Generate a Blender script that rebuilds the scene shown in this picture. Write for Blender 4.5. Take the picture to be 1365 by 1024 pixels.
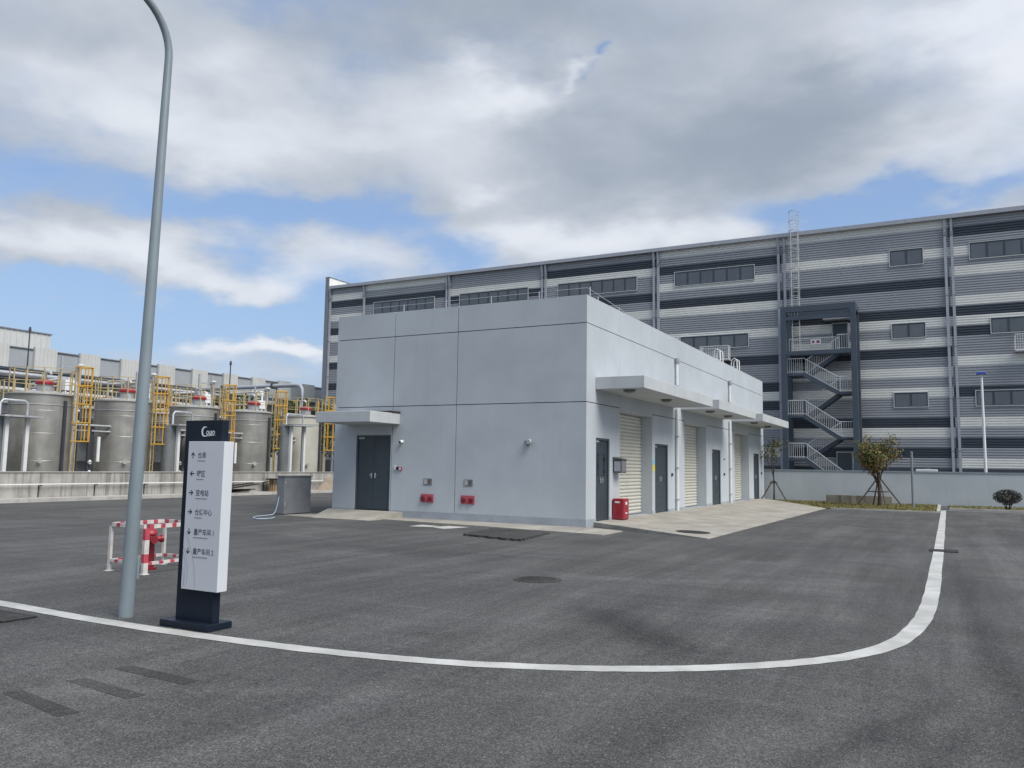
import bpy, math, random
from mathutils import Vector, Matrix
random.seed(11)
for o in list(bpy.data.objects): bpy.data.objects.remove(o)
S = bpy.context.scene
COL = S.collection
R = math.radians
# ------------------------------------------------------------------ camera
camd = bpy.data.cameras.new('camera'); cam = bpy.data.objects.new('camera', camd); COL.objects.link(cam)
CR = Vector((0.8825879, 0.46989117, 0.01552034)); CU = Vector((0.03361919, -0.09600464, 0.99481298)); CF = Vector((-0.46894386, 0.87748812, 0.1005299))
cam.matrix_world = Matrix(((CR.x, CU.x, -CF.x, 0), (CR.y, CU.y, -CF.y, 0), (CR.z, CU.z, -CF.z, 1.6), (0, 0, 0, 1)))
FPX = 1078.68
camd.sensor_width = 36; camd.lens = FPX * 36 / 1365; camd.clip_start = 0.05; camd.clip_end = 3000
S.camera = cam
def ray(x, y): return CF + CR * ((x - 682.5) / FPX) - CU * ((y - 512) / FPX)
# ------------------------------------------------------------------ sun and sky
EL = R(50); AZ = math.atan2(.97, -.24)
sund = bpy.data.lights.new('sun', 'SUN'); sun = bpy.data.objects.new('sun', sund); COL.objects.link(sun)
sund.energy = 2.5; sund.angle = R(36); sund.color = (1, .96, .9)
sdir = Vector((math.sin(AZ) * math.cos(EL), math.cos(AZ) * math.cos(EL), math.sin(EL)))
sun.rotation_euler = sdir.to_track_quat('Z', 'Y').to_euler(); sun.location = (20, 10, 40)
world = bpy.data.worlds.new('World'); S.world = world; world.use_nodes = True
S.view_settings.view_transform = 'Standard'; S.view_settings.look = 'None'; S.view_settings.gamma = 1
S.view_settings.use_curve_mapping = False; S.view_settings.exposure = 0.6
class NT:
    def __init__(s, tree): s.t = tree; s.n = tree.nodes; s.l = tree.links
    def new(s, t, **k):
        n = s.n.new(t)
        for a, b in k.items(): setattr(n, a, b)
        return n
    def put(s, sock, v):
        if hasattr(v, 'is_output') or isinstance(v, bpy.types.NodeSocket): s.l.new(v, sock)
        else: sock.default_value = v
    def math(s, op, a, b=0.0, c=0.0, clamp=False):
        n = s.new('ShaderNodeMath', operation=op, use_clamp=clamp)
        s.put(n.inputs[0], a); s.put(n.inputs[1], b); s.put(n.inputs[2], c)
        return n.outputs[0]
    def vec(s, op, a, b=(0, 0, 0)):
        n = s.new('ShaderNodeVectorMath', operation=op); s.put(n.inputs[0], a); s.put(n.inputs[1], b)
        return n.outputs['Value'] if op in ('DOT_PRODUCT', 'LENGTH') else n.outputs[0]
    def noise(s, v, scale, detail=4, rough=.55, dist=0, dims='3D'):
        n = s.new('ShaderNodeTexNoise', noise_dimensions=dims); s.put(n.inputs['Vector'], v)
        n.inputs['Scale'].default_value = scale; n.inputs['Detail'].default_value = detail
        n.inputs['Roughness'].default_value = rough; n.inputs['Distortion'].default_value = dist
        return n.outputs[0]
    def noise_col(s, v, scale):
        n = s.new('ShaderNodeTexNoise'); s.put(n.inputs['Vector'], v); n.inputs['Scale'].default_value = scale; n.inputs['Detail'].default_value = 3
        return n.outputs['Color']
    def ramp(s, v, a, b, lo=0.0, hi=1.0):
        n = s.new('ShaderNodeMapRange', interpolation_type='SMOOTHSTEP'); s.put(n.inputs[0], v)
        n.inputs[1].default_value = a; n.inputs[2].default_value = b; n.inputs[3].default_value = lo; n.inputs[4].default_value = hi
        return n.outputs[0]
    def mix(s, f, a, b, blend='MIX'):
        n = s.new('ShaderNodeMix', data_type='RGBA', blend_type=blend)
        s.put(n.inputs[0], f); s.put(n.inputs[6], a); s.put(n.inputs[7], b)
        return n.outputs[2]
    def scale(s, v, xyz):
        return s.vec('MULTIPLY', v, xyz)
def rgb(r, g, b): return (r, g, b, 1)
def make_sky():
    N = NT(world.node_tree); N.n.clear()
    out = N.new('ShaderNodeOutputWorld'); bg = N.new('ShaderNodeBackground'); bg.inputs[1].default_value = 0.118
    N.l.new(bg.outputs[0], out.inputs[0])
    sky = N.new('ShaderNodeTexSky', sky_type='NISHITA', sun_disc=False, sun_elevation=EL, sun_rotation=AZ, air_density=1.0, dust_density=1.2, ozone_density=1.0, altitude=50)
    tc = N.new('ShaderNodeTexCoord'); D = N.vec('NORMALIZE', tc.outputs['Generated'])
    sep = N.new('ShaderNodeSeparateXYZ'); N.l.new(D, sep.inputs[0])
    zz = N.math('ADD', N.math('MAXIMUM', sep.outputs[2], 0.0), 0.22)
    cmb = N.new('ShaderNodeCombineXYZ'); N.l.new(N.math('DIVIDE', sep.outputs[0], zz), cmb.inputs[0]); N.l.new(N.math('DIVIDE', sep.outputs[1], zz), cmb.inputs[1])
    P = cmb.outputs[0]
    wob = N.new('ShaderNodeTexNoise'); N.l.new(N.scale(D, (1, 1, 2.2)), wob.inputs['Vector']); wob.inputs['Scale'].default_value = 6; wob.inputs['Detail'].default_value = 5; wob.inputs['Roughness'].default_value = .52
    Dw = N.vec('NORMALIZE', N.vec('ADD', D, N.scale(N.vec('SUBTRACT', wob.outputs['Color'], (.5, .5, .5)), (.22, .22, .15))))
    sw = N.new('ShaderNodeSeparateXYZ'); N.l.new(Dw, sw.inputs[0])
    ae = N.new('ShaderNodeCombineXYZ'); N.l.new(N.math('ARCTAN2', sw.outputs[0], sw.outputs[1]), ae.inputs[0]); N.l.new(N.math('ARCSINE', sw.outputs[2]), ae.inputs[1])
    def blob(x, y, wx, wy):                 # a soft streak of the cloud layer round an azimuth and elevation of the sky
        d = ray(x, y).normalized(); a0, e0 = math.atan2(d.x, d.y), math.asin(d.z); ka, ke = FPX / wx, FPX / wy
        n = N.new('ShaderNodeVectorMath', operation='MULTIPLY_ADD'); N.l.new(ae.outputs[0], n.inputs[0]); n.inputs[1].default_value = (ka, ke, 0); n.inputs[2].default_value = (-a0 * ka, -e0 * ke, 0)
        return N.math('POWER', math.exp(-1), N.vec('DOT_PRODUCT', n.outputs[0], n.outputs[0]))
    def field(base, lst):
        v = base
        for (x, y, wx, wy, w) in lst: v = N.math('MULTIPLY_ADD', blob(x, y, wx, wy), w, v)
        return v
    n1 = N.noise(P, 1.3, 7, .50, .4); n2 = N.noise(P, 4.0, 5, .55, .3)
    den = N.math('ADD', N.math('MULTIPLY', n1, .62), N.math('MULTIPLY', n2, .38))
    cover = N.ramp(field(N.math('MULTIPLY_ADD', N.math('SUBTRACT', den, .5), 1.9, .60), CLOUD_COVER), .22, .86)
    n3 = N.noise(N.vec('ADD', P, (3.1, 7.7, 0)), 1.2, 7, .50, .5); n4 = N.noise(N.vec('ADD', P, (1, 2, 0)), 4.2, 5, .52, .4)
    br = N.math('ADD', N.math('MULTIPLY', n3, .6), N.math('MULTIPLY', n4, .4))
    b = N.ramp(field(br, CLOUD_LIGHT), .12, .98)
    ccol = N.mix(b, rgb(*CLOUD_DARK), rgb(*CLOUD_BRIGHT))
    skyc = N.mix(.5, sky.outputs[0], rgb(1.45, 2.2, 3.8))
    hz = N.ramp(sep.outputs[2], 0.0, .30, .55, 0.0)
    skyc = N.mix(hz, skyc, rgb(1.8, 2.55, 3.8))
    N.l.new(N.mix(N.math('MULTIPLY', cover, .97), skyc, ccol), bg.inputs[0])
CLOUD_DARK = (1.85, 2.16, 2.62); CLOUD_BRIGHT = (4.6, 4.8, 5.15)
# (photo x, photo y, tightness, weight): where the cloud is thicker or open, and where it is bright or grey
CLOUD_COVER = [(900, 130, 500, 160, .3), (350, 130, 350, 90, .25), (180, 350, 280, 34, .36), (30, 310, 100, 35, .3), (375, 474, 90, 17, .6), (650, 240, 300, 60, .2), (860, 320, 260, 45, .3),
    (20, 225, 70, 28, -.32), (180, 248, 120, 36, -.42), (300, 280, 110, 30, -.34), (410, 287, 110, 26, -.34), (525, 300, 90, 28, -.36), (590, 345, 65, 24, -.5), (110, 415, 160, 30, -.4), (300, 418, 170, 30, -.4), (420, 400, 60, 50, -.3), (330, 25, 60, 40, -.26), (1035, 292, 80, 20, -.42), (1125, 286, 70, 18, -.45), (1250, 264, 80, 16, -.45), (795, 92, 13, 7, -.45), (230, 440, 330, 45, -.3)]
CLOUD_LIGHT = [(680, 130, 90, 36, .42), (480, 170, 220, 50, .22), (180, 140, 160, 40, .25), (200, 348, 250, 26, .36), (370, 476, 90, 14, .5), (640, 245, 70, 22, .25), (800, 330, 220, 28, .36), (1290, 40, 130, 40, .42), (1365, 80, 80, 60, .4), (1330, 215, 100, 40, .25), (772, 105, 12, 7, .16),
    (950, 180, 240, 75, -.32), (680, 35, 220, 55, -.22), (1130, 170, 180, 60, -.1)]
make_sky()
# ------------------------------------------------------------------ mesh helpers
OFF = {}
class MB:
    def __init__(s): s.v = []; s.f = []; s.m = []
    def add(s, vs, fs, mi=0):
        b = len(s.v); s.v += [tuple(p) for p in vs]
        for f in fs: s.f.append([b + i for i in f]); s.m.append(mi)
        return s
    def box(s, x0, x1, y0, y1, z0, z1, mi=0):
        return s.add([(x, y, z) for z in (z0, z1) for y in (y0, y1) for x in (x0, x1)],
                     [(0, 2, 3, 1), (4, 5, 7, 6), (0, 1, 5, 4), (2, 6, 7, 3), (0, 4, 6, 2), (1, 3, 7, 5)], mi)
    def prism(s, pts, z0, z1, mi=0):        # pts counter-clockwise; z0/z1 numbers or lists
        n = len(pts); a = z0 if isinstance(z0, (list, tuple)) else [z0] * n; b = z1 if isinstance(z1, (list, tuple)) else [z1] * n
        vs = [(p[0], p[1], a[i]) for i, p in enumerate(pts)] + [(p[0], p[1], b[i]) for i, p in enumerate(pts)]
        fs = [tuple(range(n - 1, -1, -1)), tuple(range(n, 2 * n))] + [(i, (i + 1) % n, n + (i + 1) % n, n + i) for i in range(n)]
        return s.add(vs, fs, mi)
    def frame(s, d):
        d = Vector(d).normalized(); a = Vector((0, 0, 1)) if abs(d.z) < .95 else Vector((1, 0, 0))
        x = d.cross(a).normalized(); y = x.cross(d).normalized(); return x, y
    def bar(s, p0, p1, w, h, mi=0):
        p0, p1 = Vector(p0), Vector(p1); x, y = s.frame(p1 - p0)
        vs = [p + x * (a * w / 2) + y * (b * h / 2) for p in (p0, p1) for a, b in ((-1, -1), (1, -1), (1, 1), (-1, 1))]
        return s.add(vs, [(3, 2, 1, 0), (4, 5, 6, 7), (0, 1, 5, 4), (1, 2, 6, 5), (2, 3, 7, 6), (3, 0, 4, 7)], mi)
    def cyl(s, p0, p1, r, n=12, r2=None, mi=0):
        return s.tube([p0, p1], [r, r if r2 is None else r2], n, mi)
    def tube(s, pts, r, n=8, mi=0):
        pts = [Vector(p) for p in pts]; rs = r if isinstance(r, (list, tuple)) else [r] * len(pts)
        vs = []; x = None
        for i, p in enumerate(pts):
            d = (pts[min(i + 1, len(pts) - 1)] - pts[max(i - 1, 0)]).normalized()
            if x is None: x, y = s.frame(d)
            else:
                x = (x - d * x.dot(d)).normalized()
            y = d.cross(x)
            vs += [p + (x * math.cos(2 * math.pi * k / n) + y * math.sin(2 * math.pi * k / n)) * rs[i] for k in range(n)]
        fs = []
        for i in range(len(pts) - 1):
            for k in range(n):
                a, b = i * n + k, i * n + (k + 1) % n
                fs.append((a, b, b + n, a + n))
        fs += [tuple(range(n - 1, -1, -1)), tuple(range((len(pts) - 1) * n, len(pts) * n))]
        return s.add(vs, fs, mi)
    def lathe(s, c, prof, n=32, mi=0):      # prof: (radius, z) from bottom to top
        vs = []; fs = []
        for r, z in prof:
            vs += [(c[0] + r * math.cos(2 * math.pi * k / n), c[1] + r * math.sin(2 * math.pi * k / n), c[2] + z) for k in range(n)]
        for i in range(len(prof) - 1):
            for k in range(n):
                a, b = i * n + k, i * n + (k + 1) % n
                fs.append((a, b, b + n, a + n))
        fs += [tuple(range(n - 1, -1, -1)), tuple(range((len(prof) - 1) * n, len(prof) * n))]
        return s.add(vs, fs, mi)
    def torus(s, c, R_, r, n=24, k=6, axis='z', mi=0, a0=0, a1=2 * math.pi):
        full = abs(a1 - a0 - 2 * math.pi) < 1e-6
        pts = []
        for i in range(n + 1):
            t = a0 + (a1 - a0) * i / n; p = (R_ * math.cos(t), R_ * math.sin(t), 0)
            if axis == 'x': p = (0, p[0], p[1])
            if axis == 'y': p = (p[0], 0, p[1])
            pts.append((c[0] + p[0], c[1] + p[1], c[2] + p[2]))
        return s.tube(pts, r, k, mi)
    def build(s, name, mats, parent=None, smooth=0):
        off = Vector((0, 0, 0)) if parent is None else OFF[parent.name]
        me = bpy.data.meshes.new(name); me.from_pydata([(Vector(p) - off) for p in s.v], [], s.f); me.update()
        mats = mats if isinstance(mats, (list, tuple)) else [mats]
        for m in mats: me.materials.append(m)
        if len(mats) > 1: me.polygons.foreach_set('material_index', s.m)
        if smooth:
            me.polygons.foreach_set('use_smooth', [True] * len(me.polygons)); me.set_sharp_from_angle(angle=R(smooth))
        o = bpy.data.objects.new(name, me); COL.objects.link(o); o.parent = parent; OFF[o.name] = off
        return o
def bevel(o, w, seg=2):
    m = o.modifiers.new('bevel', 'BEVEL'); m.width = w; m.segments = seg; m.limit_method = 'ANGLE'; m.angle_limit = R(40); return o
def tag(o, label=None, cat=None, group=None, kind=None):
    if label: o['label'] = label
    if cat: o['category'] = cat
    if group: o['group'] = group
    if kind: o['kind'] = kind
    return o
def root(name, loc, label, cat, group=None):
    o = bpy.data.objects.new(name, None); COL.objects.link(o); o.location = loc; OFF[o.name] = Vector(loc); o.empty_display_size = .2
    return tag(o, label, cat, group)
def structure(o): o['kind'] = 'structure'; return o
def copy_tree(o, parent=None, loc=None):
    c = o.copy(); COL.objects.link(c); c.parent = parent
    if loc is not None: c.location = loc
    OFF[c.name] = Vector(c.location) if parent is None else OFF[parent.name]
    for ch in list(o.children): copy_tree(ch, c)
    return c
# ------------------------------------------------------------------ materials
def mat(name, col, rough=.6, metal=0.0, var=.12, scale=3.0, bump=0.0, bscale=60.0, streak=0.0, spec=.5, grime=None):
    m = bpy.data.materials.new(name); m.use_nodes = True; N = NT(m.node_tree); b = N.n['Principled BSDF']
    pos = N.new('ShaderNodeNewGeometry').outputs['Position']
    c = rgb(*col)
    if var:
        f = N.ramp(N.noise(pos, scale, 5, .6), .3, .7)
        c = N.mix(f, rgb(*[x * (1 - var) for x in col]), rgb(*[min(1, x * (1 + var)) for x in col]))
    if streak:
        f = N.ramp(N.noise(N.scale(pos, (3.0, 3.0, .22)), 1.6, 6, .65), .52, .78)
        c = N.mix(N.math('MULTIPLY', f, streak), c, rgb(*(grime or [x * .45 for x in col])))
    N.put(b.inputs['Base Color'], c)
    rn = N.ramp(N.noise(pos, scale * 2.3, 3), .3, .7, max(0, rough - .07), min(1, rough + .07)); N.l.new(rn, b.inputs['Roughness'])
    b.inputs['Metallic'].default_value = metal; b.inputs['Specular IOR Level'].default_value = spec
    if bump:
        bn = N.new('ShaderNodeBump'); bn.inputs['Strength'].default_value = bump; bn.inputs['Distance'].default_value = .01
        N.l.new(N.noise(pos, bscale, 3), bn.inputs['Height']); N.l.new(bn.outputs[0], b.inputs['Normal'])
    return m
# worn and stained places of the yard: centre, direction, half length, half width, lighter or darker
SMUDGES = [(-2.6, 7.65, -43, 1.15, .34, -.62), (-3.35, 8.5, -35, .6, .34, -.4), (-1.3, 9.5, 95, 2.5, .12, -.15), (.35, 8, 92, 9, .16, -.36), (1.0, 12, 90, 9, .3, .24), (-3.6, 11.5, 25, 3.2, .22, .25), (-5.2, 9.0, 20, 2.5, .5, -.12), (-9.5, 12.5, 5, 4, .5, -.16), (-.55, 5.3, 70, 1.6, .12, -.38), (-.15, 5.2, 72, 1.5, .10, -.3), (-4.2, 4.4, 30, 2.2, .09, .2), (-3.4, 3.6, 42, 2.0, .25, .12), (-8.2, 5.0, 0, 1.2, .35, -.25), (-12, 9.5, 8, 5, .35, .14), (-20, 14, 20, 8, .8, -.15), (2.4, 9, 90, 9, .22, -.12)]
def asphalt_mat(name, base=.085, patch=True):
    m = bpy.data.materials.new(name); m.use_nodes = True; N = NT(m.node_tree); b = N.n['Principled BSDF']
    pos = N.new('ShaderNodeNewGeometry').outputs['Position']
    v = N.new('ShaderNodeTexVoronoi'); v.inputs['Scale'].default_value = 120; N.l.new(pos, v.inputs['Vector'])
    sp = N.new('ShaderNodeSeparateColor'); N.l.new(v.outputs['Color'], sp.inputs[0])
    fine = N.ramp(sp.outputs[0], .0, 1.0, .52, 1.38)
    chip = N.ramp(sp.outputs[1], .9, 1.0, 0, .9)
    mid = N.ramp(N.noise(pos, 14, 4, .65), .3, .7, .86, 1.14)
    big = N.ramp(N.noise(pos, .42, 5, .6, .6), .32, .7, .80, 1.16)
    lane = N.ramp(N.noise(N.scale(pos, (1.4, .12, 1)), 1.2, 4, .6, .3), .35, .7, .84, 1.18)
    scuff = N.ramp(N.noise(N.scale(N.vec('ADD', pos, (4, 9, 0)), (.22, 1.9, 1)), 1.1, 5, .65, .5), .5, .75, 1.0, 1.3)
    sp2 = N.new('ShaderNodeMapping'); sp2.inputs['Rotation'].default_value = (0, 0, R(32)); sp2.inputs['Scale'].default_value = (9, .35, 1); N.l.new(pos, sp2.inputs['Vector'])
    sweep = N.ramp(N.noise(sp2.outputs[0], 1.0, 5, .7, .2), .3, .72, .90, 1.09)
    stain = N.ramp(N.noise(N.vec('ADD', pos, (31, 3, 0)), .23, 6, .68, 1.2), .60, .74, 1.0, .70)
    k = N.math('MULTIPLY', fine, mid)
    for q in (big, lane, scuff, stain, sweep): k = N.math('MULTIPLY', k, q)
    sx = N.new('ShaderNodeSeparateXYZ'); N.l.new(N.vec('ADD', pos, N.scale(N.vec('SUBTRACT', N.noise_col(pos, 1.6), (.5, .5, .5)), (.28, .28, 0))), sx.inputs[0])
    for (cx, cy, ang, ln, wd, amt) in SMUDGES:
        c, n_ = math.cos(R(ang)), math.sin(R(ang))
        du = N.math('MULTIPLY_ADD', sx.outputs[0], c / ln, N.math('MULTIPLY_ADD', sx.outputs[1], n_ / ln, -(cx * c + cy * n_) / ln))
        dv = N.math('MULTIPLY_ADD', sx.outputs[0], -n_ / wd, N.math('MULTIPLY_ADD', sx.outputs[1], c / wd, (cx * n_ - cy * c) / wd))
        q = N.math('POWER', math.exp(-1), N.math('MULTIPLY_ADD', du, du, N.math('MULTIPLY', dv, dv)))
        k = N.math('MULTIPLY', k, N.math('MULTIPLY_ADD', q, amt, 1.0))
    k = N.math('ADD', N.math('MULTIPLY', k, base), N.math('MULTIPLY', chip, base * 1.3))
    cc = N.new('ShaderNodeCombineColor')
    N.l.new(N.math('MULTIPLY', k, 1.0), cc.inputs[0]); N.l.new(N.math('MULTIPLY', k, 1.0), cc.inputs[1]); N.l.new(N.math('MULTIPLY', k, .965), cc.inputs[2])
    N.l.new(cc.outputs[0], b.inputs['Base Color'])
    N.l.new(N.ramp(N.noise(pos, .5, 4, .6), .35, .7, .74, .9), b.inputs['Roughness']); b.inputs['Specular IOR Level'].default_value = .35
    bn = N.new('ShaderNodeBump'); bn.inputs['Strength'].default_value = .4; bn.inputs['Distance'].default_value = .006
    N.l.new(N.math('ADD', v.outputs['Distance'], N.math('MULTIPLY', N.noise(pos, 35, 4), .9)), bn.inputs['Height']); N.l.new(bn.outputs[0], b.inputs['Normal'])
    return m
def concrete_mat(name, col, stain=.35, streak=0.0):
    m = bpy.data.materials.new(name); m.use_nodes = True; N = NT(m.node_tree); b = N.n['Principled BSDF']
    pos = N.new('ShaderNodeNewGeometry').outputs['Position']
    a = N.ramp(N.noise(pos, 1.1, 6, .62, .5), .33, .7); f = N.ramp(N.noise(pos, 22, 4, .6), .3, .7, .9, 1.08)
    c = N.mix(a, rgb(*[x * .78 for x in col]), rgb(*[x * 1.1 for x in col]))
    dk = N.ramp(N.noise(N.scale(N.vec('ADD', pos, (7, 2, 0)), (.5, 1.6, 1.0)), .9, 6, .7, .8), .56, .72)
    c = N.mix(N.math('MULTIPLY', dk, stain), c, rgb(col[0] * .42, col[1] * .41, col[2] * .39))
    if streak:
        s1 = N.ramp(N.noise(N.scale(pos, (4.5, 4.5, .25)), 1.0, 6, .72), .46, .66)
        c = N.mix(N.math('MULTIPLY', s1, streak), c, rgb(col[0] * .3, col[1] * .3, col[2] * .29))
    N.put(b.inputs['Base Color'], c); b.inputs['Roughness'].default_value = .85; b.inputs['Specular IOR Level'].default_value = .3
    bn = N.new('ShaderNodeBump'); bn.inputs['Strength'].default_value = .25; bn.inputs['Distance'].default_value = .01
    N.l.new(f, bn.inputs['Height']); N.l.new(bn.outputs[0], b.inputs['Normal'])
    return m
M = {}
M['asphalt'] = asphalt_mat('asphalt')
M['patch'] = asphalt_mat('fresh_asphalt', .055)
M['manhole_lid'] = asphalt_mat('asphalt_filled_lid', .062)
M['dark_mark'] = asphalt_mat('blacked_out_paint', .047)
def paint_mat():
    m = bpy.data.materials.new('worn_road_paint'); m.use_nodes = True; N = NT(m.node_tree); b = N.n['Principled BSDF']
    pos = N.new('ShaderNodeNewGeometry').outputs['Position']
    c = N.mix(N.ramp(N.noise(pos, 1.7, 5, .65), .35, .7), rgb(.40, .40, .38), rgb(.56, .56, .535))
    c = N.mix(N.math('MULTIPLY', N.ramp(N.noise(pos, 26, 4, .7), .55, .75), .45), c, rgb(.25, .25, .24))
    c = N.mix(N.ramp(N.noise(pos, 70, 3, .7), .66, .72), c, rgb(.09, .09, .09))
    N.l.new(c, b.inputs['Base Color']); b.inputs['Roughness'].default_value = .75
    bn = N.new('ShaderNodeBump'); bn.inputs['Strength'].default_value = .35; bn.inputs['Distance'].default_value = .006
    N.l.new(N.noise(pos, 60, 4), bn.inputs['Height']); N.l.new(bn.outputs[0], b.inputs['Normal'])
    return m
M['line'] = paint_mat()
M['concrete'] = concrete_mat('apron_concrete', (.37, .35, .305), .6)
M['bund'] = concrete_mat('bund_concrete', (.40, .39, .36), .25, .75)
M['trough'] = concrete_mat('trough_concrete', (.26, .245, .21), .3, .8)
M['kerb'] = concrete_mat('kerb_concrete', (.45, .44, .41), .3)
M['stucco'] = mat('grey_white_stucco', (.445, .483, .512), .85, var=.065, scale=.55, bump=.14, bscale=120, streak=.2, grime=(.33, .35, .365), spec=.3)
M['skirt'] = mat('skirting_grey', (.33, .36, .40), .8, var=.1, scale=2, spec=.3, streak=.3)
M['joint'] = mat('joint_dark_grey', (.12, .13, .14), .9, var=0)  # plain dark grey of the core and filler seen in the joints
M['canopy'] = mat('canopy_stucco', (.46, .485, .495), .85, var=.06, scale=1.2, bump=.1, streak=.18, spec=.3)
M['bitumen'] = mat('bitumen_flashing', (.03, .03, .035), .9, var=.2)
M['door'] = mat('slate_door_paint', (.036, .05, .062), .45, var=.06, scale=1.5)
M['door_frame'] = mat('door_frame_steel', (.06, .078, .092), .4, var=.05)
M['glass'] = mat('dark_glazing', (.09, .105, .12), .12, var=.15, scale=.6, spec=.8)
M['door_glass'] = mat('door_vision_glass', (.012, .016, .02), .08, var=0, spec=.6)
M['shutter'] = mat('ivory_shutter', (.58, .57, .50), .45, var=.05, scale=2, streak=.12)
M['white_metal'] = mat('white_painted_metal', (.68, .69, .68), .45, var=.05)
M['galv'] = mat('galvanised_steel', (.46, .48, .5), .42, .35, var=.15, scale=6)
M['steel_dark'] = mat('slate_steel_paint', (.055, .075, .098), .45, var=.08, scale=1)
M['red'] = mat('red_paint', (.30, .022, .034), .4, var=.15, scale=5)
M['inlet_red'] = mat('faded_inlet_red', (.40, .085, .11), .5, var=.2, scale=9)
M['cage_white'] = mat('weathered_white_paint', (.56, .53, .50), .6, var=.15, scale=8, streak=.3); M['cage_red'] = mat('faded_red_paint', (.42, .06, .085), .55, var=.25, scale=8)
M['red_dark'] = mat('dark_red_paint', (.17, .010, .018), .4, var=.15, scale=5)
M['black'] = mat('black_plastic', (.015, .016, .018), .5, var=0)
M['grey_box'] = mat('grey_box_paint', (.10, .11, .11), .5, var=.1)
M['pole'] = mat('lamp_pole_grey', (.225, .27, .295), .4, .1, var=.06, scale=2)
M['navy'] = mat('sign_navy', (.008, .014, .026), .5, var=.05, spec=.25)
M['sign_white'] = mat('sign_panel_silver_white', (.60, .62, .65), .4, var=.03, scale=1)
M['sign_text'] = mat('sign_text_dark', (.035, .045, .06), .5, var=0)
M['sign_thin'] = mat('sign_thin_line', (.16, .18, .21), .5, var=0)
M['white'] = mat('bright_white', (.75, .76, .76), .5, var=.03)
M['cl_w'] = mat('cladding_ivory', (.80, .80, .75), .45, var=.04, scale=.5, streak=.06)
M['cl_g'] = mat('cladding_grey', (.36, .375, .395), .45, var=.04, scale=.5)
M['cl_d'] = mat('cladding_slate', (.05, .062, .078), .45, var=.05, scale=.5)
M['trim'] = mat('eave_trim_grey', (.20, .22, .24), .5, var=.06)
M['pipe_grey'] = mat('downpipe_grey', (.36, .38, .42), .45, var=.06)
M['frame_dark'] = mat('window_frame_dark', (.045, .055, .068), .4, var=0)
M['frame_light'] = mat('window_flashing', (.5, .52, .52), .5, var=.05)
M['wall_blue'] = mat('perimeter_wall_paint', (.46, .505, .545), .85, var=.06, scale=.5, bump=.1, streak=.16, spec=.3)
M['wall_cap'] = mat('wall_cap_paint', (.24, .29, .34), .85, var=.06, spec=.3)
M['tank'] = mat('stainless_tank', (.40, .39, .355), .38, .55, var=.14, scale=1.1, streak=.4)
M['tank_dk'] = mat('stainless_tank_dull', (.24, .25, .25), .38, .5, var=.16, scale=1.1, streak=.5)
M['tank_pale'] = mat('stainless_tank_pale', (.54, .53, .46), .45, .2, var=.08, scale=1.1, streak=.12)
M['tank_rim'] = mat('tank_rim_steel', (.47, .47, .44), .5, .3, var=.1)
M['yellow'] = mat('safety_yellow', (.58, .33, .05), .45, var=.12, scale=3)
M['yellow_pale'] = mat('faded_safety_yellow', (.46, .37, .19), .5, var=.12, scale=3)
M['pipe_dark'] = mat('dark_pipe', (.05, .055, .065), .5, .2, var=.1)
M['insul'] = mat('aluminium_insulation', (.5, .5, .48), .4, .4, var=.15, scale=3)
M['shed_w'] = mat('shed_white_cladding', (.52, .53, .515), .6, var=.06, scale=.6, streak=.12)
M['shed_g'] = mat('shed_grey_cladding', (.33, .355, .375), .6, var=.05, scale=.6)
M['grass'] = mat('dry_grass_soil', (.17, .155, .07), .95, var=.35, scale=3, bump=.6, bscale=30, spec=.1)
M['blade1'] = mat('grass_blade_green', (.12, .135, .04), .8, var=.2, spec=.2)
M['blade2'] = mat('grass_blade_straw', (.22, .19, .085), .85, var=.2, spec=.2)
M['leaf1'] = mat('leaf_green', (.075, .10, .03), .6, var=.25, scale=5, spec=.3)
M['leaf2'] = mat('leaf_olive', (.17, .165, .06), .6, var=.25, scale=5, spec=.3)
M['leaf3'] = mat('leaf_russet', (.25, .155, .07), .6, var=.25, scale=5, spec=.3)
M['leaf4'] = mat('leaf_deep_green', (.028, .045, .018), .6, var=.25, scale=5, spec=.3)
M['leaf5'] = mat('leaf_purple_brown', (.035, .025, .022), .6, var=.25, scale=5, spec=.3)
M['bark'] = mat('bark', (.07, .055, .042), .9, var=.25, scale=9, bump=.5, bscale=30, spec=.2)
M['stake'] = mat('timber_stake', (.09, .075, .06), .9, var=.2, scale=6, spec=.2)
M['wood'] = mat('reel_timber', (.34, .24, .14), .85, var=.2, scale=6, spec=.2)
M['scrap'] = mat('scrap_timber_dark', (.03, .026, .024), .9, var=.3, scale=4, spec=.2)
M['sand'] = mat('sand_heap', (.27, .225, .18), .95, var=.15, scale=3, bump=.5, bscale=25, spec=.1)
M['cab'] = mat('cabinet_zinc_sheet', (.21, .22, .235), .5, .2, var=.12, scale=2, streak=.2)
M['hose'] = mat('hose_blue_grey', (.33, .42, .52), .5, var=.05)
M['iron'] = mat('cast_iron', (.030, .030, .031), .65, .3, var=.2, scale=12)
M['iron_worn'] = mat('worn_dusty_iron', (.052, .052, .051), .8, .1, var=.25, scale=9)
M['blue'] = mat('lamp_head_blue', (.05, .09, .42), .4, var=.05)
M['sticker_b'] = mat('sticker_blue', (.25, .52, .66), .5, var=.05)
M['sticker_y'] = mat('sticker_yellow', (.66, .56, .10), .5, var=.05)
M['sign_grey'] = mat('plate_grey', (.17, .17, .18), .5, var=.1, scale=9)
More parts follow.
